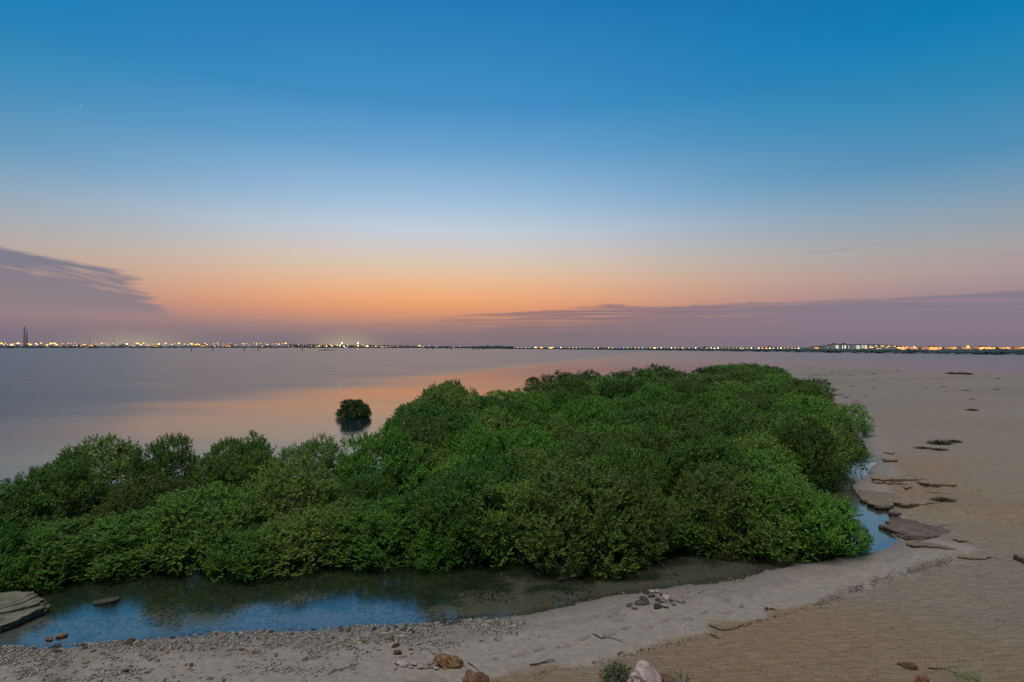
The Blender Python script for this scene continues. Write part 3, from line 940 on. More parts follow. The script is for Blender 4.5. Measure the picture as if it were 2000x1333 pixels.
# ------------------------------------------------------------------ rocks
def rock_mesh(name, seed, sx_, sy_, sz_, sub=2, rough=0.22, smooth=False):
    rng = random.Random(seed)
    bm = bmesh.new()
    bmesh.ops.create_icosphere(bm, subdivisions=sub, radius=1.0)
    off = [Vector((rng.uniform(-9, 9), rng.uniform(-9, 9), 0)) for _ in range(3)]
    for v in bm.verts:
        c = v.co.copy()
        n = sum(float(vnoise(np.array([c.x * f + c.z * 0.7 * f + o.x]), np.array([c.y * f - c.z * 0.6 * f + o.y]), seed)[0]) / (k + 1) for k, (f, o) in enumerate(zip((1.1, 2.3, 5.0), off)))
        v.co = c * (1 + rough * 2.2 * n)
        v.co = Vector((v.co.x * sx_, v.co.y * sy_, v.co.z * sz_))
    me = bpy.data.meshes.new(name)
    bm.to_mesh(me); bm.free()
    if smooth: me.polygons.foreach_set('use_smooth', np.ones(len(me.polygons), bool))
    return me


def slab_mesh(name, poly, thick, undercut, seed, rise=0.03, sub=5, tilt=0.0, jit_=0.020):
    """flat irregular slab: poly is a list of (x, y) round its rim, top at z = 0, sides broken and undercut"""
    rng = np.random.default_rng(seed)
    P = np.array(poly, float)
    a = np.roll(P, -1, 0)
    if np.sum(P[:, 0] * a[:, 1] - a[:, 0] * P[:, 1]) < 0: P = P[::-1]
    ring = []
    for p, q in zip(P, np.roll(P, -1, 0)):
        for s in np.arange(sub) / sub: ring.append(p + (q - p) * s)
    ring = np.array(ring)
    size = np.linalg.norm(P.max(0) - P.min(0))
    j_ = rng.normal(0, jit_ * size, ring.shape)
    ring = ring + j_ + 0.5 * np.roll(j_, 1, 0)
    soft = ring.copy()
    for _ in range(6): soft = (soft + np.roll(soft, 1, 0) + np.roll(soft, -1, 0)) / 3
    c = ring.mean(0)
    n = len(ring)
    rows = []
    for sc, z, jit in ((0.0, rise, 0), (0.3, rise, 0), (0.6, rise * 0.8, 0), (0.8, rise * 0.55, 0), (0.92, rise * 0.3, 0.008), (0.985, -0.01, 0.012), (1.0, -0.18 * thick, 0.02),
                       (1 - 0.35 * undercut, -0.45 * thick, 0.03), (1 - 0.2 * undercut, -0.62 * thick, 0.03), (1 - undercut, -0.8 * thick, 0.03), (1 - 0.8 * undercut, -1.5 * thick, 0)):
        if sc == 0.0:
            rows.append(np.array([[c[0], c[1], z]])); continue
        q = c + ((soft + (ring - soft) * sstep(np.array([sc]), 0.7, 1.0)[0]) - c) * sc
        zz = z + rng.normal(0, 1, n) * jit * min(1, thick * 3)
        rows.append(np.column_stack([q, zz]))
    V = np.concatenate(rows)
    if tilt:
        t_ = (V[:, 0] * 0.45 + V[:, 1] * 0.89); t_ = (t_ - t_.min()) / (t_.max() - t_.min())
        V[:, 2] -= tilt * t_ ** 1.3
    V[:, 2] += np.array([float(q_) for q_ in fbm(V[:, 0] / 0.5, V[:, 1] / 0.3, seed, 3)]) * 0.045 * min(1, thick * 3)
    F = [(0, 1 + k, 1 + (k + 1) % n) for k in range(n)]
    for r_ in range(len(rows) - 2):
        o = 1 + r_ * n
        F += [(o + k, o + n + k, o + n + (k + 1) % n, o + (k + 1) % n) for k in range(n)]
    return mesh_py(name, V, F)


def ledge(px_poly, top, thick, undercut, seed, label, mat=M_LEDGE, sink=0.0, cat='rock ledge'):
    pts = [on_ground(*p) for p in px_poly]
    zg = float(np.median([p[2] for p in pts]))
    zt = max(zg, 0.0) + top
    pl = [at_z(*p, zt)[:2] for p in px_poly]
    c = np.mean(pl, 0)
    me = slab_mesh('rock_ledge', [p - c for p in pl], thick, undercut, seed, 0.02, 6, top + 0.10)
    o = link('rock_ledge', me, mat, loc=(c[0], c[1], zt))
    return tag(o, label, cat, 'rock ledges along the creek bank')


ledge([(1700, 931), (1712, 923), (1745, 920), (1790, 921), (1812, 925), (1796, 930), (1762, 934), (1722, 936)], 0.22, 0.40, 0.16, 1, 'uppermost long sandstone ledge at the head of the creek with a dark undercut')
ledge([(1701, 939), (1725, 934), (1772, 934), (1784, 938), (1768, 943), (1728, 942)], 0.10, 0.35, 0.14, 2, 'short flat ledge directly below the uppermost long ledge')
ledge([(1783, 934), (1806, 931), (1848, 934), (1872, 940), (1862, 945), (1826, 944), (1800, 943)], 0.16, 0.34, 0.12, 3, 'reddish ledge pointing right towards the open sand')
ledge([(1760, 944), (1790, 942), (1783, 950), (1769, 953)], 0.10, 0.25, 0.15, 4, 'small broken block under the reddish ledge')
ledge([(1676, 958), (1686, 946), (1720, 941), (1760, 944), (1768, 956), (1752, 972), (1736, 986), (1722, 989), (1700, 981), (1684, 972)], 0.16, 0.42, 0.12, 5, 'broad grey rock shelf overhanging the top of the pale creek', M_LEDGE_D)
ledge([(1746, 978), (1756, 967), (1790, 962), (1824, 967), (1836, 973), (1812, 980), (1775, 985)], 0.20, 0.36, 0.13, 6, 'brown slanting ledge behind the broad grey shelf')
ledge([(1725, 1024), (1733, 1012), (1748, 1000), (1752, 990), (1790, 986), (1836, 992), (1872, 1012), (1884, 1036), (1838, 1046), (1800, 1050), (1762, 1042)], 0.10, 0.40, 0.08, 17, 'large dark rounded rock platform on the bank of the creek', M_LEDGE_W)
ledge([(1763, 1058), (1776, 1051), (1820, 1054), (1880, 1060), (1894, 1066), (1872, 1072), (1822, 1068), (1786, 1064)], 0.05, 0.22, 0.10, 8, 'thin low ledge where the creek meets the sand', M_LEDGE_D)
ledge([(1872, 1084), (1900, 1080), (1950, 1079), (1984, 1078), (1984, 1086), (1940, 1089), (1896, 1091)], 0.07, 0.20, 0.10, 9, 'long thin sand-topped ledge running to the right frame edge')
ledge([(1728, 1030), (1742, 1022), (1790, 1036), (1838, 1046), (1872, 1046), (1850, 1053), (1800, 1055), (1760, 1049)], 0.03, 0.25, 0.12, 14, 'dark undercut rock lip below the large dark platform at the water', M_LEDGE_W)
ledge([(1735, 998), (1745, 988), (1772, 990), (1768, 998), (1748, 1004)], 0.16, 0.3, 0.12, 15, 'small wet block wedged between the broad grey shelf and the dark platform', M_LEDGE_W)
ledge([(1800, 955), (1838, 952), (1884, 957), (1870, 962), (1826, 962)], 0.05, 0.18, 0.12, 16, 'low half-buried ledge in the sand right of the slanting brown ledge')
ledge([(1858, 1050), (1888, 1047), (1898, 1052), (1874, 1056)], 0.06, 0.14, 0.2, 12, 'narrow splinter ledge in the sand right of the dark platform')
ledge([(1977, 1077), (1984, 1068), (2006, 1066), (2030, 1070), (2030, 1090), (1998, 1091)], 0.20, 0.34, 0.12, 10, 'grey block of stone cut by the right frame edge', M_LEDGE_D)
ledge([(1721, 893), (1734, 889), (1757, 892), (1750, 898), (1728, 898)], 0.14, 0.3, 0.14, 11, 'small ledge beside the mangroves above the creek head')
ledge([(1723, 880), (1740, 878), (1752, 881), (1740, 885)], 0.10, 0.25, 0.14, 13, 'smallest ledge, highest up the bank beside the mangroves')
for q, (px, py, ww) in enumerate([(1632, 768, 14), (1640, 785, 18), (1652, 772, 10), (1630, 795, 16), (1676, 784, 11), (1655, 798, 13)]):
    ledge([(px - ww, py + 1), (px - ww * 0.3, py - 3), (px + ww, py - 1), (px + ww * 0.6, py + 3), (px - ww * 0.3, py + 4)], 0.10, 0.25, 0.12, 30 + q,
          'flat dark stone slab on the sand beside the round dark mangrove')

# layered rock at the left
lr0 = at_z(40, 1200, 0.3)
rootr = empty('layered_rock', (lr0[0], lr0[1], 0), 'layered slab of limestone jutting into the pool at the left frame edge', 'rock')
LR0 = [(-110, 1196), (0, 1180), (66, 1174), (102, 1178), (92, 1190), (56, 1206), (14, 1226), (-30, 1240), (-110, 1256)]
LR1 = [(-110, 1170), (0, 1155), (44, 1151), (70, 1156), (62, 1163), (16, 1175), (-40, 1186), (-110, 1200)]
for q in range(7):
    f_ = q / 6
    zt = (0.04, 0.09, 0.15, 0.18, 0.24, 0.28, 0.31)[q]
    k_ = f_ ** 1.4
    pts_ = [((1 - k_) * x0 + k_ * x1, (1 - k_) * y0 + k_ * y1) for (x0, y0), (x1, y1) in zip(LR0, LR1 + [(-110, 1212)])]
    pl = [at_z(px_ + rr_.uniform(-13, 9), py_ + rr_.uniform(-3, 3), zt)[:2] - lr0[:2] for px_, py_ in pts_]
    c = np.mean(pl, 0)
    link('rock_layer', slab_mesh('rock_layer', [p - c for p in pl], (0.08, 0.08, 0.12, 0.07, 0.11, 0.08, 0.08)[q], 0.05, 50 + q, 0.006, 6, 0.0, (0.006, 0.012, 0.005, 0.014, 0.006, 0.011, 0.005)[q]), M_LIME, rootr, (c[0], c[1], zt))

STONES = [rock_mesh('beach_stone', 60 + i, 1.0, random.uniform(0.55, 0.85), random.uniform(0.2, 0.38), 2, 0.32) for i in range(7)]


def stone(px, py, size, mat, label, name='beach_stone', group=None, sink=0.25, var=None, tall=1.0, cat='stone'):
    p = on_ground(px, py)
    src = STONES[var if var is not None else random.randrange(7)]
    key = (src.name, mat.name)
    if key not in LEAFED:
        c = src.copy(); c.materials.clear(); c.materials.append(mat); LEAFED[key] = c
    o = link(name, LEAFED[key], None, loc=(p[0], p[1], p[2] + size * 0.4 * tall * (0.5 - sink)))
    o.scale = (size / 2, size / 2, size / 2 * tall)
    o.rotation_euler = (random.uniform(-.25, .25), random.uniform(-.25, .25), random.uniform(0, 6.3))
    return tag(o, label, cat, group)


def big_rock(px, py, sx_, sy_, sz_, mat, label, seed, rough=0.3, rz=0.0, sub=4, sink=0.3, name='rock'):
    p = on_ground(px, py)
    o = link(name, rock_mesh(name, seed, sx_, sy_, sz_, sub, rough), mat, loc=(p[0], p[1], p[2] + sz_ * (1 - 2 * sink)))
    o.rotation_euler = (0, 0, rz)
    return tag(o, label, 'rock')


# stones standing in the pool (their bases are under water: placed on the water line)
for px, py, s_, lab in ((97, 1246, 0.21, 'left of two small brown stones standing in the shallow pool'), (122, 1241, 0.24, 'right of two small brown stones standing in the shallow pool'),
                        (108, 1262, 0.21, 'small dark stone half in the water below the pair of brown stones'), (255, 1253, 0.24, 'brown upright stone at the water edge below the blue reflection'),
                        (206, 1172, 0.0, '')):
    if s_:
        p = at_z(px, py, 0.03)
        o = stone(px, py, s_, M_BROWN if s_ != 0.21 or px == 97 else M_WETSTONE, lab, tall=1.5, sink=0)
        o.location = (p[0], p[1], 0.02)
pl = [at_z(*p, 0.03)[:2] for p in ((180, 1176), (205, 1171), (236, 1166), (232, 1172), (206, 1178), (186, 1180))]
c = np.mean(pl, 0)
tag(link('rock', slab_mesh('rock', [p - c for p in pl], 0.12, 0.1, 71), M_WETSTONE, loc=(c[0], c[1], 0.04)), 'long dark flat rock breaking the surface under the left mangroves', 'rock')

# individual stones of the pebble bank
def shore_y(px):
    return float(np.interp(px, [p[0] for p in SHORE_PX[:24]], [p[1] for p in SHORE_PX[:24]]))


rs = random.Random(3)
for i in range(175):
    px = rs.uniform(0, 860) if i < 140 else rs.uniform(560, 820)
    off = abs(rs.gauss(0, 1)) * (34 if px < 700 else 22) + 1
    py = min(shore_y(px) + off - 3, 1326)
    s_ = rs.uniform(0.07, 0.15)
    if off < 14:
        stone(px, py, s_, M_WETSTONE if rs.random() < 0.7 else M_STONE, 'dark damp stone in the line of stones along the pool edge', group='stones of the pebble bank')
    elif rs.random() < 0.14:
        stone(px, py, s_, M_CORAL, 'rusty orange-brown stone among the pale pebbles', group='stones of the pebble bank', tall=1.3)
    else:
        stone(px, py, s_, M_STONE, 'flat grey-beige stone lying in the pebble bank', group='stones of the pebble bank')
# the pile of stones beside the reflection
for px, py, s_, mt in ((1296, 1163, 0.30, 0), (1285, 1157, 0.2, 0), (1300, 1170, 0.26, 0), (1328, 1176, 0.24, 0), (1298, 1186, 0.24, 0), (1240, 1190, 0.2, 0), (1274, 1158, 0.18, 0), (1316, 1182, .16, 0),
                       (1262, 1160, 0.22, 1), (1258, 1172, 0.26, 1), (1272, 1166, 0.2, 1), (1230, 1184, 0.24, 1), (1252, 1181, 0.3, 1), (1263, 1180, 0.22, 1), (1284, 1188, 0.24, 1), (1285, 1174, 0.2, 1), (1296, 1179, 0.2, 1), (1283, 1182, 0.18, 1), (1312, 1176, 0.2, 1)):
    stone(px, py, s_, (M_SHELL, M_WETSTONE)[mt], ('pale shell-like stone in the small pile at the end of the pool', 'dark flat stone in the small pile at the end of the pool')[mt],
          group='pile of stones at the end of the pool', tall=(1.3, 0.8)[mt], sink=0.1)
# row of pale shells leading to the porous rock
for i in range(16):
    px = 772 + i * 5.4 + rs.uniform(-2, 2)
    stone(px, 1303 + rs.uniform(-6, 5), rs.uniform(0.10, 0.17), M_SHELL if rs.random() < 0.7 else M_STONE, 'pale shell lying in the row left of the porous orange rock', name='sea_shell', group='row of shells', tall=1.4, sink=0.1, cat='shell')['kind'] = 'thing'
big_rock(877, 1300, 0.30, 0.15, 0.13, M_CORAL, 'porous orange-brown rock at the end of the row of shells', 81, 0.42, 0.1)
big_rock(918, 1333, 0.15, 0.13, 0.13, M_BROWN, 'left of two reddish brown rocks cut by the bottom frame edge', 82, 0.3)
big_rock(941, 1334, 0.15, 0.12, 0.12, M_BROWN, 'right of two reddish brown rocks cut by the bottom frame edge', 83, 0.3)
big_rock(1256, 1345, 0.34, 0.24, 0.30, M_PINK, 'large pale pink boulder at the bottom frame edge beside the grey-green shrub', 84, 0.30, 0.3)
big_rock(1293, 1331, 0.17, 0.13, 0.10, M_BROWN, 'small reddish rock against the right side of the pale pink boulder', 85, 0.3)
big_rock(1776, 1304, 0.13, 0.10, 0.06, M_BROWN, 'brown clod on the open sand near the bottom right', 86, 0.35)
big_rock(1802, 1334, 0.10, 0.08, 0.10, M_BROWN, 'small orange-brown rock on the bottom frame edge at right', 87, 0.3)
for px, py, s_, lab in ((1418, 1226, 0, ''), (967, 1287, 0.09, 'small white pebble alone on the damp sand'), (940, 1253, 0.10, 'small brown pebble on the damp sand below the pool'), (1335, 1224, 0.08, 'white pebble beside the footprints'),
                        (772, 1263, 0.15, 'orange lump of porous stone on the sand above the row of shells'), (802, 1270, 0.12, 'greenish yellow stone beside the orange lump'), (777, 1277, 0.2, 'flat grey stone below the orange lump'),
                        (787, 1283, 0.13, 'pale shell-coloured stone beside the flat grey stone')):
    if s_: stone(px, py, s_, M_CORAL if 'orange' in lab or 'yellow' in lab else M_SHELL if 'white' in lab or 'pale' in lab else M_STONE, lab, tall=1.3)


# pebbles nobody could count
def pebble_field(name, pts, sizes, mat, label, cat, seed, flat=0.45):
    rng = np.random.default_rng(seed)
    n = len(pts)
    base = np.array([(1, 0, 0), (0.45, 0.75, 0.1), (-0.5, 0.7, 0), (-1, 0, 0.1), (-0.4, -0.75, 0), (0.55, -0.65, 0.05), (0.1, 0.1, 0.8), (0, 0, -0.7)], float)
    tri = np.array([(0, 1, 6), (1, 2, 6), (2, 3, 6), (3, 4, 6), (4, 5, 6), (5, 0, 6), (1, 0, 7), (2, 1, 7), (3, 2, 7), (4, 3, 7), (5, 4, 7), (0, 5, 7)])
    B = base[None] * rng.uniform(0.7, 1.3, (n, 8, 1)) * sizes[:, None, None] * 0.5 * np.array([1, 0.8, flat])
    a = rng.uniform(0, 6.28, n)
    tl = rng.uniform(-0.35, 0.35, n)[:, None]
    X = B[:, :, 0] * np.cos(a)[:, None] - B[:, :, 1] * np.sin(a)[:, None]
    Y = B[:, :, 0] * np.sin(a)[:, None] + B[:, :, 1] * np.cos(a)[:, None]
    Z = B[:, :, 2] + X * tl
    V = np.stack([X, Y, Z], -1) + pts[:, None, :]
    F = tri[None] + (np.arange(n) * 8)[:, None, None]
    o = link(name, mesh_np(name, V.reshape(-1, 3), F.reshape(-1, 3)), mat, kind='stuff')
    return tag(o, label, cat)


def px_points(pxy, zfun=True):
    P = np.array([at_z(px, py, 0.05) for px, py in pxy])
    for _ in range(4):
        z = height(P[:, 0], P[:, 1])
        P = np.array([at_z(px, py, max(zz, -0.5)) for (px, py), zz in zip(pxy, z)])
    P[:, 2] = height(P[:, 0], P[:, 1])
    return P


rg = np.random.default_rng(8)
pp, ss = [], []
while len(pp) < 11000:
    px = rg.uniform(-60, 1040) if rg.random() < 0.93 else rg.uniform(860, 1500)
    off = abs(rg.normal(0, 1)) * (46 if px < 700 else 24) - 4
    py = shore_y(px) + off
    if py > 1345: continue
    cl = float(fbm(np.array([px / 55.0]), np.array([py / 16.0]), 15, 3)[0])
    if rg.random() > np.clip(0.55 + cl * 1.6 - (off / 190) - (0.5 if px > 860 else 0) * (rg.random() < .9), 0.03, 1): continue
    pp.append((px, py)); ss.append(0.022 + 0.075 * rg.random() ** 2.2)
P = px_points(pp)
P[:, 2] += np.array(ss) * 0.08
pebble_field('pebbles', P, np.array(ss), M_PEBBLE, 'pebbles and broken shells scattered along the sand beside the pool', 'pebbles', 1)
pp, ss = [], []
while len(pp) < 5200:
    px = rg.uniform(60, 1330)
    py = rg.uniform(1120, shore_y(px))
    cl = float(fbm(np.array([px / 80.0]), np.array([py / 22.0]), 25, 3)[0])
    dep = shore_y(px) - py
    if rg.random() > np.clip(0.12 + cl * 1.5 + dep / 170, 0.01, 1): continue
    pp.append((px, py)); ss.append(rg.uniform(0.03, 0.11))
pebble_field('submerged_pebbles', px_points(pp), np.array(ss), M_ALGAE, 'algae-covered pebbles on the bed of the shallow pool', 'pebbles', 2, 0.35)

# seaweed line along the upper edge of the damp sand
pp, ss = [], []
dl = [p for p in DRY_PX if 1000 < p[0] < 1900][:16]
while len(pp) < 1700:
    px = rg.uniform(1040, 1860) if rg.random() < 0.3 else rg.uniform(1600, 1860)
    yb = float(np.interp(px, [p[0] for p in DRY_PX[:14]], [p[1] for p in DRY_PX[:14]]))
    wdt = 5.5 if px > 1600 else 3.0
    py = yb + rg.normal(0, wdt) - 1
    if rg.random() > 0.5 + 1.4 * float(vnoise(np.array([px / 14.0]), np.array([0.3]), 4)[0]): continue
    pp.append((px, py)); ss.append(rg.uniform(0.015, 0.06))
pebble_field('dry_seaweed', px_points(pp), np.array(ss), M_WEED, 'dark dry seaweed and debris strewn along the high-water line', 'seaweed', 3, 0.3)
# crumbs and clods over the open sand
pp, ss = [], []
while len(pp) < 2600:
    px, py = rg.uniform(960, 2000), 1340 - abs(rg.normal(0, 1)) * 190
    if py < 735: continue
    yb = float(np.interp(px, [p[0] for p in DRY_PX[:15]], [p[1] for p in DRY_PX[:15]]))
    if py < yb and (px < 1760 or py > 1040): continue
    if px < 1770 and py < 1090: continue
    pp.append((px, py)); ss.append(rg.uniform(0.015, 0.05) * (1 + max(0, 1000 - py) / 160))
pebble_field('sand_clods', px_points(pp), np.array(ss), M_LEDGE, 'small clods and crumbs of dry sand on the upper beach', 'clods', 4, 0.35)


# driftwood twigs
def twig(pxs, rad, label, side=()):
    mb = MB()
    P = [on_ground(*p) for p in pxs]
    c = P[0].copy()
    lift = rad * 0.8
    n = len(P)
    mb.tube([Vector(p - c) + Vector((0, 0, lift + (0.02 if 0 < i < n - 1 else 0))) for i, p in enumerate(P)], [rad * (1.15 - 0.75 * i / (n - 1)) for i in range(n)], 6)
    for s_ in side:
        Q = [on_ground(*p) for p in s_]
        mb.tube([Vector(p - c) + Vector((0, 0, lift + 0.01)) for p in Q], [rad * 0.7] + [rad * 0.4] * (len(Q) - 1), 5)
    o = link('driftwood_branch', mb.mesh('driftwood_branch', True), M_TWIG, loc=tuple(c))
    return tag(o, label, 'branch')


twig([(1385, 1222), (1393, 1227), (1405, 1232), (1420, 1233), (1434, 1231), (1444, 1226), (1453, 1220)], 0.014, 'dark curved driftwood branch at the edge of the dry sand', [[(1440, 1228), (1446, 1223), (1451, 1226), (1468, 1219)]])
twig([(1158, 1239), (1166, 1244), (1174, 1249), (1186, 1247), (1198, 1249), (1216, 1255)], 0.012, 'thin bent twig lying among the footprints', [[(1174, 1249), (1184, 1246)]])
twig([(1034, 1300), (1050, 1300), (1060, 1297), (1070, 1292), (1082, 1290)], 0.015, 'short dark driftwood stick near the bottom edge', [[(1060, 1297), (1086, 1294)]])
twig([(1206, 1280), (1211, 1277), (1217, 1275)], 0.014, 'tiny dark stick near the edge of the dry sand')
twig([(914, 1296), (921, 1301), (928, 1306), (936, 1312)], 0.010, 'thin twig right of the porous orange rock')
twig([(1388, 1241), (1396, 1246), (1406, 1249)], 0.014, 'small twig just below the curved driftwood branch')
twig([(1478, 1213), (1490, 1213)], 0.012, 'tiny straight stick on the damp sand above the dry sand edge')
twig([(640, 1318), (655, 1312), (680, 1306), (696, 1298)], 0.010, 'thin pale root trailing over the sand left of the shells')
twig([(1752, 1298), (1770, 1302), (1782, 1300)], 0.016, 'short stick beside the brown clod at bottom right')
twig([(1812, 1306), (1830, 1309), (1846, 1309), (1866, 1316)], 0.012, 'thin root on the sand left of the small green plant')

# bundle of white feathers
c = on_ground(1502, 1191)
mb = MB()
for k in range(16):
    a, l_ = rs.uniform(-0.6, 0.6) + (0 if k % 2 else 3.14), rs.uniform(0.06, 0.2)
    tip = Vector((math.cos(a) * l_, math.sin(a) * l_, rs.uniform(0.02, 0.09)))
    s_ = Vector((-math.sin(a), math.cos(a), 0)) * 0.018
    mid = tip * 0.55 + Vector((0, 0, 0.03))
    mb.add([(0, 0, 0.015), mid + s_, tip, mid - s_], [(0, 1, 2), (0, 2, 3)])
    mb.add([(0, 0, 0.005), mid + s_ - Vector((0, 0, .006)), tip - Vector((0, 0, .004)), mid - s_ - Vector((0, 0, .006))], [(2, 1, 0), (3, 2, 0)])
tag(link('feather_clump', mb.mesh('feather_clump'), M_SHELL, loc=tuple(c)), 'clump of white feathers lying on the damp sand', 'feathers')


# ------------------------------------------------------------------ low scrub on the sand
def scrub_mesh(name, seed, n, sx_, sy_, sz_, th=0.012, leafy=0):
    rng = np.random.default_rng(seed)
    Vs, Fs, b = [], [], 0
    for i in range(n):
        a = rng.uniform(0, 6.28); r_ = math.sqrt(rng.uniform(0, 1))
        p0 = np.array([math.cos(a) * r_ * sx_ * 0.6, math.sin(a) * r_ * sy_ * 0.6, 0])
        d = np.array([math.cos(a) * r_ * sx_ * rng.uniform(0.2, 0.7), math.sin(a) * r_ * sy_ * rng.uniform(.2, .7), sz_ * (1.05 - 0.6 * r_) * rng.uniform(0.5, 1.1)]) + rng.normal(0, 0.12, 3) * np.array([sx_, sy_, sz_ * 0.4])
        p1 = p0 + d * 0.6; p2 = p0 + d + rng.normal(0, 0.06, 3) * sz_
        p1[2] = max(p1[2], 0.01); p2[2] = max(p2[2], 0.01)
        t = rng.normal(size=3); t /= np.linalg.norm(t)
        q = np.cross(d, t); q = q / (np.linalg.norm(q) + 1e-9) * th
        Vs.append(np.array([p0 - q, p0 + q, p1 + q * 0.8, p1 - q * 0.8, p2]))
        Fs += [(b, b + 1, b + 2, b + 3), (b + 3, b + 2, b + 4)]
        b += 5
        for k in range(leafy):
            o_ = p0 + d * rng.uniform(0.35, 1.0)
            e = rng.normal(size=3); e /= np.linalg.norm(e)
            f = np.cross(e, rng.normal(size=3)); f /= np.linalg.norm(f)
            l_ = 0.05
            Vs.append(np.array([o_, o_ + e * l_ * 0.5 + f * l_ * 0.22, o_ + e * l_, o_ + e * l_ * 0.5 - f * l_ * 0.22]))
            Fs.append((b, b + 1, b + 2, b + 3)); b += 4
    return mesh_py(name, np.concatenate(Vs), Fs)


def shrub(px, py, me, scale, label, mat, group=None, name='dry_shrub'):
    p = on_ground(px, py)
    key = (me.name, mat.name)
    if key not in LEAFED:
        c_ = me.copy(); c_.materials.clear(); c_.materials.append(mat); LEAFED[key] = c_
    o = link(name, LEAFED[key], None, loc=(p[0], p[1], p[2] - 0.01))
    o.scale = scale; o.rotation_euler = (0, 0, random.uniform(0, 6.3) if scale[0] == scale[1] else 0)
    return tag(o, label, 'shrub', group)


SCR = [scrub_mesh('dry_shrub', 500 + i, 420, 1.0, 1.0, 0.6, 0.03) for i in range(3)]
GS = 'low shrubs on the open sand'
shrub(1838, 868, SCR[0], (0.8, 0.6, 0.62), 'largest dark dry shrub on the sand above the creek', M_SCRUB, GS)
shrub(1864, 864, SCR[1], (0.42, 0.4, 0.4), 'small dark tuft against the right side of the largest dry shrub', M_SCRUB, GS)
shrub(1803, 876, SCR[2], (0.55, 0.4, 0.22), 'low dark shrub to the lower left of the largest dry shrub', M_SCRUB, GS)
shrub(1834, 879, SCR[1], (0.55, 0.4, 0.25), 'grey low shrub in front of the largest dry shrub', M_SCRUB, GS)
shrub(1899, 802, SCR[0], (0.6, 0.45, 0.36), 'dark shrub standing alone on the flat sand towards the right frame edge', M_SCRUB, GS)
shrub(1877, 731.5, SCR[1], (1.6, 1.2, 1.0), 'wide dark shrub by the far water on the spit, middle of three in a row', M_SCRUB, GS)
shrub(1860, 731, SCR[2], (1.3, 1.2, 0.9), 'dark shrub by the far water on the spit, left of three in a row', M_SCRUB, GS)
shrub(1890, 732, SCR[0], (1.0, 1.0, 0.9), 'dark shrub by the far water on the spit, right of three in a row', M_SCRUB, GS)
shrub(1841, 978, SCR[2], (0.5, 0.35, 0.3), 'small green-grey shrub at the tip of the brown slanting ledge', M_SCRUB_G, GS)
for px, py, s_ in ((1595, 733, .9), (1625, 728, .9), (1600, 742, .9), (1612, 742, .7), (1662, 734, .7), (1652, 732, .6), (1697, 730, .7), (1708, 730, .9), (1705, 743, .7), (1668, 755, .8), (1706, 757, .7), (1632, 761, .9),
                   (1640, 771, .8), (1690, 773, .5), (1675, 784, .6), (1836, 750, .6), (1843, 756, .8), (1888, 763, .9), (1947, 761, .8), (1899, 780, .6), (1930, 733, .8), (1950, 740, .7), (1582, 719, .9), (1755, 724.5, .9), (1811, 758, .6), (1850, 766, .5), (1578, 731, .6), (1640, 727, .6)):
    shrub(px, py, SCR[random.randrange(3)], (s_ * 0.7, s_ * 0.6, s_ * 0.20), 'small dark scrub clump dotted on the far sand of the spit', M_SCRUB, GS)
LFY = scrub_mesh('leafy_shrub', 520, 320, 0.36, 0.30, 0.36, 0.005, 7)
shrub(1206, 1333, LFY, (1, 1, 1), 'grey-green leafy shrub left of the pale pink boulder at the bottom edge', M_SCRUB_G, None, 'leafy_shrub')
TW = scrub_mesh('wiry_plant', 521, 30, 0.22, 0.2, 0.34, 0.003, 2)
shrub(1328, 1333, TW, (1, 1, 1), 'thin wiry plant right of the pale pink boulder', M_SCRUB_G, None, 'wiry_plant')
shrub(1888, 1328, TW, (1.1, 1.1, 0.8), 'small sparse green plant on the sand at the bottom right', M_LEAF_Y, None, 'wiry_plant')

# ------------------------------------------------------------------ far shore
FS = [(-520, 681.0), (-200, 680.9), (0, 680.6), (120, 680.3), (250, 680.1), (420, 680.0), (560, 680.0), (800, 680.3), (900, 680.9), (1000, 682.2), (1120, 683.3), (1250, 684.6), (1380, 686.0),
      (1500, 687.5), (1620, 689.2), (1750, 691.0), (1880, 692.3), (2000, 693.4), (2150, 695), (2500, 698)]


def shore_d(px):
    return CAM_H * FPX / (float(np.interp(px, [p[0] for p in FS], [p[1] for p in FS])) - HOR)


def land_z(px, back):
    """height of the far land, back metres behind its waterline"""
    hi = float(np.interp(px, [0, 300, 560, 800, 1000, 1500, 2000], [14, 12, 9, 6, 3.0, 2.6, 2.8]))
    return float(np.interp(back, [0, 10, 60, 500, 1500], [0, 1.0, 1.8, hi, hi]))


V, F = [], []
backs = [-6, 0, 10, 60, 200, 500, 1500, 4500]
pxs = np.arange(-520, 2501, 20)
for px in pxs:
    d0 = shore_d(px) * (1 + 0.004 * math.sin(px * 0.11) + 0.003 * math.sin(px * 0.043))
    for b in backs:
        x, y = xy_d(px, d0 + b)
        V.append((x, y, -0.8 if b < 0 else land_z(px, b)))
nb = len(backs)
for i in range(len(pxs) - 1):
    for k in range(nb - 1):
        F.append((i * nb + k, (i + 1) * nb + k, (i + 1) * nb + k + 1, i * nb + k + 1))
link('far_shore', mesh_py('far_shore', V, F), M_FARLAND, kind='structure')

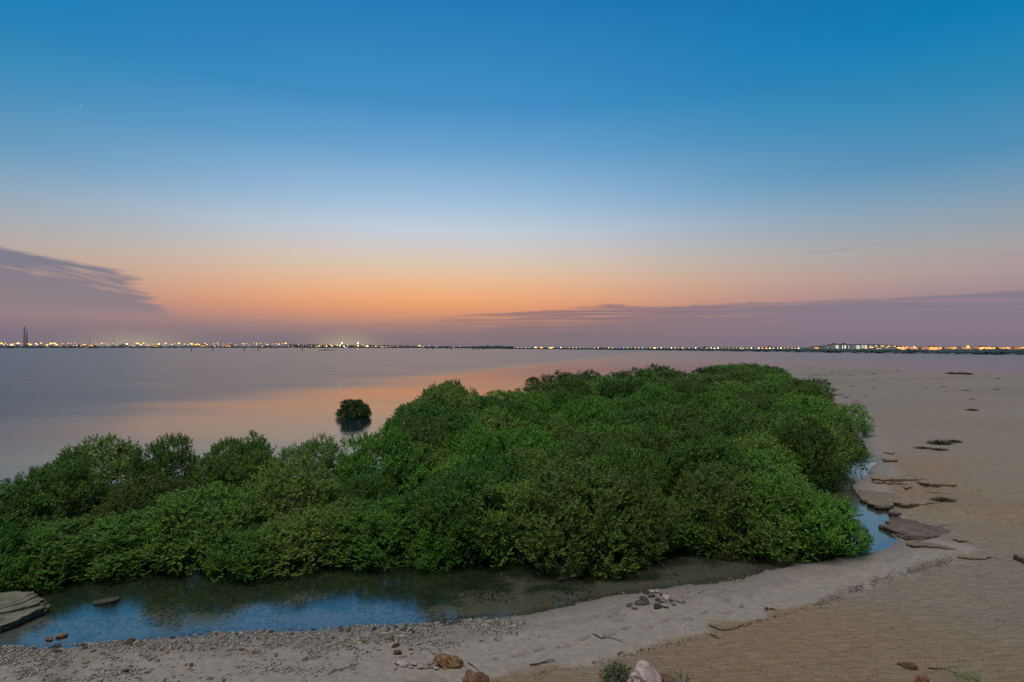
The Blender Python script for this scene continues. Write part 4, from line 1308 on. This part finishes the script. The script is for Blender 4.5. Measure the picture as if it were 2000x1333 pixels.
# scrub on the far bank, one mass
mb = MB()
fr = random.Random(9)
ico = bmesh.new(); bmesh.ops.create_icosphere(ico, subdivisions=1, radius=1.0)
IV = [v.co.copy() for v in ico.verts]; IF = [[v.index for v in f.verts] for f in ico.faces]; ico.free()
for i in range(2300):
    px = fr.uniform(940, 2450) if i < 1700 else fr.uniform(-400, 940)
    near = px > 1000
    b = fr.uniform(2, 90) if near else fr.uniform(5, 160)
    x, y = xy_d(px, shore_d(px) + b)
    r_ = (fr.uniform(1.2, 3.2) if near else fr.uniform(3, 8))
    zz = land_z(px, b)
    hgt = r_ * fr.uniform(0.4, 0.75) if near else r_ * 0.8
    mb.add([(x + v.x * r_ * 1.5 * fr.uniform(.8, 1.2), y + v.y * r_, zz + hgt * 0.5 + v.z * hgt * fr.uniform(.75, 1.25)) for v in IV], IF)
tag(link('shoreline_scrub', mb.mesh('shoreline_scrub'), M_FARGREEN, kind='stuff'), 'dark belt of scrub along the far shore of the bay', 'scrub')


# street lamps and floodlights
def lamp_mesh(mat, h, r_):
    mb = MB()
    mb.tube([(0, 0, -h), (0, 0, 0)], [r_ * 0.14, r_ * 0.10], 4, 0)
    mb.box(-r_ * 0.8, r_ * 0.8, -r_ * 0.25, r_ * 0.25, r_ * 0.45, r_ * 0.6, 0)
    mb.gem((0, 0, 0), r_, r_, r_ * 0.5, 1)
    me = mb.mesh('street_lamp')
    me.materials.append(M_STEEL); me.materials.append(mat)
    return me


LAMPS = {}


def lamp(px, py, extra, kind, size, label, group='lamps along the far shore'):
    d = shore_d(px) + extra
    p = at_d(px, py, d)
    gz = land_z(px, extra)
    h = max(p[2] - gz, 3.0)
    hq = round(h / 4) * 4 + 4
    key = (kind, hq, size)
    if key not in LAMPS:
        LAMPS[key] = lamp_mesh({'s': E_SODIUM, 'w': E_WARM, 'c': E_WHITE, 'f': E_FLOOD}[kind], hq, size)
    o = link('street_lamp' if kind != 'f' else 'floodlight_mast', LAMPS[key], None, loc=tuple(p))
    return tag(o, label, 'lamp', group)


lf = random.Random(21)
px = 3
while px < 560:
    if not 236 < px < 262:
        lamp(px, 671.2 + lf.uniform(-0.7, 2.4), lf.uniform(350, 700), lf.choice('sssw'), lf.choice((2.4, 3.6, 5.0, 7.0)) * (0.6 if 140 < px < 230 or 400 < px < 520 else 1.15), 'amber street lamp in the long row above the left shore')
    px += lf.choice((3, 4.5, 6, 7, 11))
for i in range(26):
    lamp(lf.uniform(20, 560), lf.uniform(673, 677), lf.uniform(200, 500), lf.choice('ssw'), 2.8, 'dim amber lamp low down on the left shore')
for i in range(75):
    px = 560 + 360 * lf.random() ** 0.8 if i < 45 else lf.gauss(690, 40)
    lamp(px, np.interp(px, [560, 660, 800, 930], [672.5, 673, 675, 678]) + lf.uniform(0, 5.0 if px < 850 else 2), lf.uniform(80, 500), lf.choice('wwwsc'), lf.choice((1.8, 3.0, 4.6)), 'warm lamp in the crowded cluster of lights in the middle of the far shore')
px = 932
k = 0
while px < 1560:
    if not (1040 < px < 1100):
        lamp(px, np.interp(px, [932, 1250, 1560], [679.2, 679.6, 680.6]), 180, lf.choice('wwcs'), lf.choice((0.5, 0.7, 0.9, 1.3)) if px > 1100 else lf.choice((0.8, 1.3)), 'small evenly spaced lamp on the low causeway')
    px += lf.choice((6.5, 7.2, 7.6)); k += 1
for i in range(15):
    lamp(lf.uniform(1036, 1104), lf.uniform(678.6, 680.8), 160, 'sw'[i % 2], 2.2, 'amber lamp in the short bright cluster on the causeway')
for px, py, s_, kd in ((1279, 680.3, 1.4, 'w'), (1286, 680.6, .9, 'w'), (1334, 681.0, .8, 'c'), (1338, 681.2, .8, 'c'), (1356, 681.4, .8, 'c'), (1371, 681, .9, 'c'), (1376, 681, 1.0, 'c'), (1381, 681.2, 1.0, 'c'), (1386, 681.2, .9, 'c'),
                       (1395, 681.4, .8, 'c'), (1401, 681.4, .8, 'c'), (1410, 681.5, .6, 'c'), (1422, 681.8, .7, 'c'), (1428, 682, .8, 'c'), (1434, 681.6, .9, 'w'), (1440, 681.4, .9, 's'), (1450, 681.8, .7, 's'), (1458, 681.2, .6, 's'),
                       (1466, 681.8, .7, 's'), (1485, 681.4, .9, 's'), (1490, 682, .9, 's'), (1503, 681.6, .7, 's'), (1510, 681.8, .7, 's'), (1535, 682, .5, 'c'), (1555, 682.4, .7, 'c'), (1559, 683, .6, 'c'), (1563, 683, .6, 'c')):
    lamp(px, py, 200, kd, s_ * 1.35, 'bright white or amber lamp in the harbour cluster right of the causeway', 'harbour lamps')
for px, py, lab in ((668, 670.5, 'left of two brilliant floodlights above the town lights'), (699, 670.5, 'right of two brilliant floodlights above the town lights'),
                    (248, 672.5, 'brightest white floodlight on the left shore'), (276, 673.5, 'wide floodlight just right of the brightest one on the left shore')):
    lamp(px, py, 250, 'f', 3.4 if px != 276 else 2.6, lab, 'floodlights of the far shore')
lamp(365, 667.8, 400, 's', 2.2, 'single orange lamp standing higher than the others on the left shore')
lamp(1890.5, 677.0, 260, 's', 1.9, 'tall orange lamp rising above the villa roofs at right', 'lamps among the villas')


# buildings
def flat_house(px0, px1, py_top, extra, label, group, win=0, mat=M_WALLD, name='house', wmat=E_WIN, gable=False, wpy=None):
    pc = (px0 + px1) / 2
    d = shore_d(pc) + extra
    top = at_d(pc, py_top, d)
    gz = land_z(pc, extra)
    wdt = (px1 - px0) / FPX * d
    h = max(top[2] - gz, 3.0)
    dep = max(min(wdt, 18), 8)
    root = empty(name, (top[0], top[1] + dep / 2, gz - 0.3), label, 'building', group)
    mb = MB()
    wh = h * (0.68 if gable else 1.0)
    mb.box(-wdt / 2, wdt / 2, -dep / 2, dep / 2, 0, wh + 0.3)
    link('wall', mb.mesh('wall'), mat, root)
    mb = MB()
    if gable:
        e = 0.6
        V_ = [(-wdt / 2 - e, -dep / 2 - e, wh + .32), (wdt / 2 + e, -dep / 2 - e, wh + .32), (wdt / 2 + e, dep / 2 + e, wh + .32), (-wdt / 2 - e, dep / 2 + e, wh + .32), (-wdt * 0.16, 0, h + .3), (wdt * 0.16, 0, h + .3)]
        mb.add(V_, [(0, 1, 5, 4), (1, 2, 5), (2, 3, 4, 5), (3, 0, 4), (3, 2, 1, 0)])
    else:
        mb.box(-wdt / 2 - .2, wdt / 2 + .2, -dep / 2 - .2, dep / 2 + .2, wh + .302, wh + .9)
        if wdt > 14: mb.box(-wdt * .12, wdt * .12, -dep * .2, dep * .2, wh + .902, wh + 2.6)
    link('roof', mb.mesh('roof'), M_ROOF, root)
    return root, wdt, dep, wh


WINMESH = {}


def window_or_glow(root, x, y, z, w_, h_, mat):
    key = (round(w_, 1), round(h_, 1), mat.name)
    if key not in WINMESH:
        mb = MB(); mb.box(-w_ / 2, w_ / 2, -0.06, 0.06, 0, h_)
        me = mb.mesh('window_or_glow'); me.materials.append(mat); WINMESH[key] = me
    link('window_or_glow', WINMESH[key], None, root, (x, y, z))


bf = random.Random(4)
px = -60
while px < 560:                                   # left shore: low dark blocks behind the lamps
    ww = bf.uniform(6, 16)
    if bf.random() < 0.72:
        r0, wd, dp, wh = flat_house(px, px + ww, bf.uniform(673.5, 676.2), bf.uniform(380, 620), 'low dim building behind the row of amber lamps on the left shore', 'buildings of the left shore')
        for k in range(bf.randrange(1, 4)): window_or_glow(r0, bf.uniform(-.4, .4) * wd, -dp / 2 - .08, wh * bf.uniform(.3, .6), 4.0, 3.0, bf.choice((E_ORANGE, E_WIN)))
        if bf.random() < 0.6: window_or_glow(r0, 0, -dp / 2 - .08, wh * .12, round(wd * .8, 0), round(wh * .4, 0), E_ORANGE)  # broad glowing strip stands in for a facade lit by lamps
    px += ww + bf.uniform(1, 12)
px = 560
while px < 925:
    ww = bf.uniform(5, 13)
    r0, wd, dp, wh = flat_house(px, px + ww, np.interp(px, [560, 660, 800, 930], [673.5, 674, 676, 679]) + bf.uniform(-.5, 1), bf.uniform(120, 420), 'dim building among the crowded lights in the middle of the far shore', 'buildings of the town')
    for k in range(bf.randrange(1, 4)): window_or_glow(r0, bf.uniform(-.4, .4) * wd, -dp / 2 - .08, wh * bf.uniform(.3, .6), 4.0, 3.0, bf.choice((E_ORANGE, E_WIN, E_WIN)))
    px += ww + bf.uniform(-1, 5)
r0, wd, dp, wh = flat_house(744, 756, 676.5, 60, 'orange-lit waterfront building in the middle of the far shore', 'buildings of the town')
for k in range(4): window_or_glow(r0, -.36 * wd + k * .24 * wd, -dp / 2 - .08, wh * .2, wd * .2, wh * .6, E_ORANGE)
r0, wd, dp, wh = flat_house(666, 679, 678, 30, 'pale-lit waterfront building below the left brilliant floodlight', 'buildings of the town')
for k in range(4): window_or_glow(r0, -.36 * wd + k * .24 * wd, -dp / 2 - .08, wh * .2, wd * .2, wh * .6, E_WIN)
# right: apartment blocks with lit stair windows
def apartments(px0, px1, pyt, extra, label, cols, wm=E_WINW, rows=1, h0=0.12, h1=0.72, mat=M_WALL):
    r_, wd, dp, wh = flat_house(px0, px1, pyt, extra, label, 'apartment blocks on the right shore', mat=mat, name='apartment_block')
    for c_, cw in cols:
        window_or_glow(r_, (c_ - (px0 + px1) / 2) / (px1 - px0) * wd, -dp / 2 - .08, wh * h0 + .3, cw * wd / (px1 - px0), wh * (h1), wm)
    return r_, wd, dp, wh


for q, (a, b, t_) in enumerate(((1604, 1613, 676.5), (1614, 1625, 675.6))):
    r0, wd, dp, wh = apartments(a, b, t_, 330, ('leftmost small dim block of the apartment row', 'second small dim block of the apartment row, next to the large lit one')[q], [(a + 3, 1.0), (b - 3, 1.0)], E_WIN, h1=.12, h0=.3)
apartments(1626, 1643, 673.2, 330, 'left half of the large apartment block with tall pale lit stair windows', [(1634, 3.0), (1637.7, 2.6), (1641.4, 1.6)])
apartments(1643.5, 1662, 673.4, 335, 'right half of the large apartment block with tall pale lit stair windows', [(1645.4, 1.6), (1650.5, 3.2), (1657.5, .8)])
apartments(1667, 1682, 673.5, 330, 'second large apartment block with pale lit stair windows, left half', [(1674, 2.4), (1677.5, 2.4)])
r0, wd, dp, wh = apartments(1682.5, 1696, 672.9, 335, 'second large apartment block glowing orange at its foot, right half', [(1684, 1.4), (1687.5, 1.2), (1691.5, 2.6)], E_WIN)
for q, a in enumerate((1697, 1708, 1719, 1730, 1741)):
    r0, wd, dp, wh = apartments(a, a + 10.5, 673.4 + q * 0.45, 340 + q * 6, 'apartment block with scattered yellow windows stepping down towards the villas', [(a + 2 + bf.random(), 1.1), (a + 5.5, 1.2)], E_WIN, h0=.55, h1=.2)
    for k in range(4): window_or_glow(r0, bf.uniform(-.4, .4) * wd, -dp / 2 - .08, wh * bf.choice((.15, .35, .75)), 1.8, 1.5, bf.choice((E_WIN, E_ORANGE)))
r0, wd, dp, wh = flat_house(1590, 1605, 677.5, 330, 'long low building lit solid amber left of the apartment row', 'apartment blocks on the right shore', mat=M_WALL)
for k in range(6): window_or_glow(r0, (-.42 + k * .168) * wd, -dp / 2 - .08, wh * .2, wd * .14, wh * .55, E_ORANGE)
r0, wd, dp, wh = flat_house(1498, 1518, 679.2, 260, 'long low amber-lit shed at the right end of the harbour lights', 'harbour buildings', mat=M_WALL)
for k in range(6): window_or_glow(r0, (-.42 + k * .168) * wd, -dp / 2 - .08, wh * .3, wd * .1, wh * .3, E_ORANGE)
for a, b in ((1372, 1388), (1392, 1402), (1420, 1432), (1434, 1446), (1478, 1492)):
    r0, wd, dp, wh = flat_house(a, b, 680, 240, 'low harbour shed with bright white doors' if a < 1430 else 'low harbour shed with amber doors', 'harbour buildings', mat=M_WALL)
    for k in range(4): window_or_glow(r0, (-.36 + k * .24) * wd, -dp / 2 - .08, wh * .2, wd * .16, wh * .5, E_WIN if a < 1430 else E_ORANGE)
# villas
VIL = (1805, 1843, 1874, 1904, 1949, 1978)
for q, a in enumerate(VIL):
    lab = 'gabled villa with pale windows, %s in the row at right' % ('first', 'second', 'third', 'fourth', 'fifth', 'last')[q]
    r0, wd, dp, wh = flat_house(a - (10 if a != 1805 else 7), a + 10, 677.0 + bf.uniform(-.2, .4), 300, lab, 'villas on the right shore', mat=M_WALLD, gable=True, name='villa')
    for k in range(4): window_or_glow(r0, bf.uniform(-.38, .38) * wd, -dp / 2 - .08, wh * bf.choice((.2, .55)), 1.3, 1.4, bf.choice((E_WIN, E_WINW)))
ORA = ((1752, 1775), (1782, 1794), (1816, 1841), (1858, 1870), (1886, 1896), (1915, 1945), (1962, 1975), (1993, 2012))
for q, (a, b) in enumerate(ORA):
    r0, wd, dp, wh = flat_house(a, b, 678.6, 290, 'low pale house washed in orange lamplight, number %d of its kind' % q if 0 else ('low pale house washed in orange lamplight ' + ('next to the apartment row', 'left of the first villa', 'between the first and second villas', 'between the second and third villas', 'between the third and fourth villas', 'between the fourth and fifth villas', 'between the fifth and last villas', 'at the right frame edge')[q]), 'orange-lit houses on the right shore', mat=M_WALL)
    n_l = max(1, int((b - a) / 7))
    for k in range(n_l):
        px = a + (k + 0.5) * (b - a) / n_l
        lamp(px, 679.6 + bf.uniform(-.8, 1.2), 268, 's', 1.2, 'orange lamp in front of the low pale houses between the villas', 'lamps among the villas')
        ld = bpy.data.lights.new('sodium_light', 'POINT')
        ld.energy = 7500; ld.color = (1.0, 0.33, 0.045); ld.shadow_soft_size = 0.8
        lo = bpy.data.objects.new('sodium_light', ld); COL.objects.link(lo)
        lo.location = tuple(at_d(px, 681.3, shore_d(px) + 279))
lamp(1785.5, 677.8, 270, 'c', 0.9, 'single white lamp between orange-lit houses left of the first villa', 'lamps among the villas')


# masts
def lattice(px, py0, extra, wpx, label, full=True):
    d = shore_d(px) + extra
    p = at_d(px, py0, d); gz = land_z(px, extra)
    h = p[2] - gz
    wb = wpx / FPX * d
    root = empty('lattice_mast', (p[0], p[1], gz), label, 'mast', 'radio masts on the left shore')
    cor = [(-1, -1), (1, -1), (1, 1), (-1, 1)]
    f = lambda t: wb / 2 * (1 - 0.72 * min(1, t / 0.75))
    for sx_, sy_ in cor:
        mb = MB(); mb.tube([(sx_ * f(0), sy_ * f(0), 0), (sx_ * f(.75), sy_ * f(.75), h * .75), (sx_ * f(1), sy_ * f(1), h * .93)], [0.85, .7, .6], 4)
        link('leg', mb.mesh('leg'), M_STEEL, root)
    mb = MB()
    nlev = 11
    for k in range(nlev):
        t0, t1 = k / nlev * .93, (k + 1) / nlev * .93
        for (ax_, ay_), (bx2, by2) in zip(cor, cor[1:] + cor[:1]):
            mb.tube([(ax_ * f(t0), ay_ * f(t0), t0 * h), (bx2 * f(t1), by2 * f(t1), t1 * h)], .35, 3)
            mb.tube([(bx2 * f(t0), by2 * f(t0), t0 * h), (ax_ * f(t1), ay_ * f(t1), t1 * h)], .35, 3)
    link('brace', mb.mesh('brace'), M_STEEL, root)
    mb = MB(); mb.tube([(0, 0, h * .9), (0, 0, h)], .6, 4)
    link('antenna', mb.mesh('antenna'), M_STEEL, root)


lattice(48, 636, 350, 4.2, 'taller lattice radio mast at the left of the far shore')
lattice(53, 643, 420, 2.2, 'shorter slim lattice radio mast just right of the taller one')
for px, pt, lab in ((175, 658, 'thin pole mast on the left shore, left of the brightest floodlight'), (222, 656, 'thin pole mast close beside the brightest floodlight on the left shore'),
                    (571, 666, 'thin dark pole mast at the start of the town lights'), (738, 666, 'thin dark pole mast right of the two brilliant floodlights'), (457, 668, 'short dark pole mast above the dark trees of the left shore')):
    d = shore_d(px) + 300; p = at_d(px, pt, d)
    mb = MB(); mb.tube([(0, 0, land_z(px, 300) - p[2]), (0, 0, 0)], [.9, .5], 5)
    tag(link('pole_mast', mb.mesh('pole_mast'), M_STEEL, loc=tuple(p)), lab, 'mast', 'pole masts of the far shore')

# channel markers, islet, moored boats
for q, px in enumerate((374, 416, 477, 505, 590)):
    p = at_z(px, 686.6, 0)
    mb = MB(); mb.tube([(0, 0, -1), (0, 0, 3.3)], .45, 6); mb.gem((0, 0, 3.9), .8, .8, .9); mb.tube([(0, 0, 1.9), (0, 0, 2.3)], .75, 6)
    tag(link('channel_marker', mb.mesh('channel_marker'), M_STEEL, loc=tuple(p)), 'dark channel marker post in the bay, %s from the left' % ('first', 'second', 'third', 'fourth', 'fifth')[q], 'marker post', 'channel marker posts')
p = at_z(637, 685.2, 0)
pl_ = []
isl = rock_mesh('rocky_islet', 91, 14.5, 7.0, 2.3, 3, 0.12)
tag(link('rocky_islet', isl, M_LEDGE_D, loc=(p[0], p[1] + 4, -0.2)), 'long low dark islet in the bay left of the two floodlights', 'islet')
mb = MB()
for s0, s1, z0, z1 in ((3.2, 4.0, 0, 1.3),):
    V_ = [(-s0, -.8, z0), (s0 * .6, -.8, z0), (s0 * .6, .8, z0), (-s0, .8, z0), (-s1, -1.2, z1), (s1 * .7, -1.2, z1), (s1 * .7, 1.2, z1), (-s1, 1.2, z1), (s1 * 1.15, 0, z1 + .25)]
    mb.add(V_, [(0, 1, 5, 4), (2, 3, 7, 6), (3, 0, 4, 7), (1, 8, 5), (1, 2, 8), (2, 6, 8), (4, 5, 8, 6, 7), (3, 2, 1, 0)])
HULL = mb.mesh('hull'); HULL.materials.append(M_BOAT)
mb = MB(); mb.box(-2.2, .4, -.8, .8, 1.3, 2.7); mb.tube([(-.6, 0, 2.7), (-.6, 0, 4.2)], .08, 4)
CAB = mb.mesh('cabin'); CAB.materials.append(M_BOAT)
for q, (px, py) in enumerate(((836, 681.9), (846, 682.0), (873, 682.0), (882, 682.1), (926, 682.3), (935, 682.5), (944, 682.4))):
    p = at_z(px, py + 0.6, 0)
    o = empty('moored_boat', (p[0], p[1], -0.15), 'small dark boat moored off the town, %s from the left' % ('first', 'second', 'third', 'fourth', 'fifth', 'sixth', 'seventh')[q], 'boat', 'boats moored off the town', random.uniform(-.4, .4))
    link('hull', HULL, None, o); link('cabin', CAB, None, o)

# evening star
p = at_d(158.5, 206.5, 14000)
mb = MB(); mb.gem((0, 0, 0), 5.5, 5.5, 5.5)
tag(link('evening_star', mb.mesh('evening_star'), E_STAR, loc=tuple(p)), 'tiny bright point of a star alone in the upper left sky', 'star')
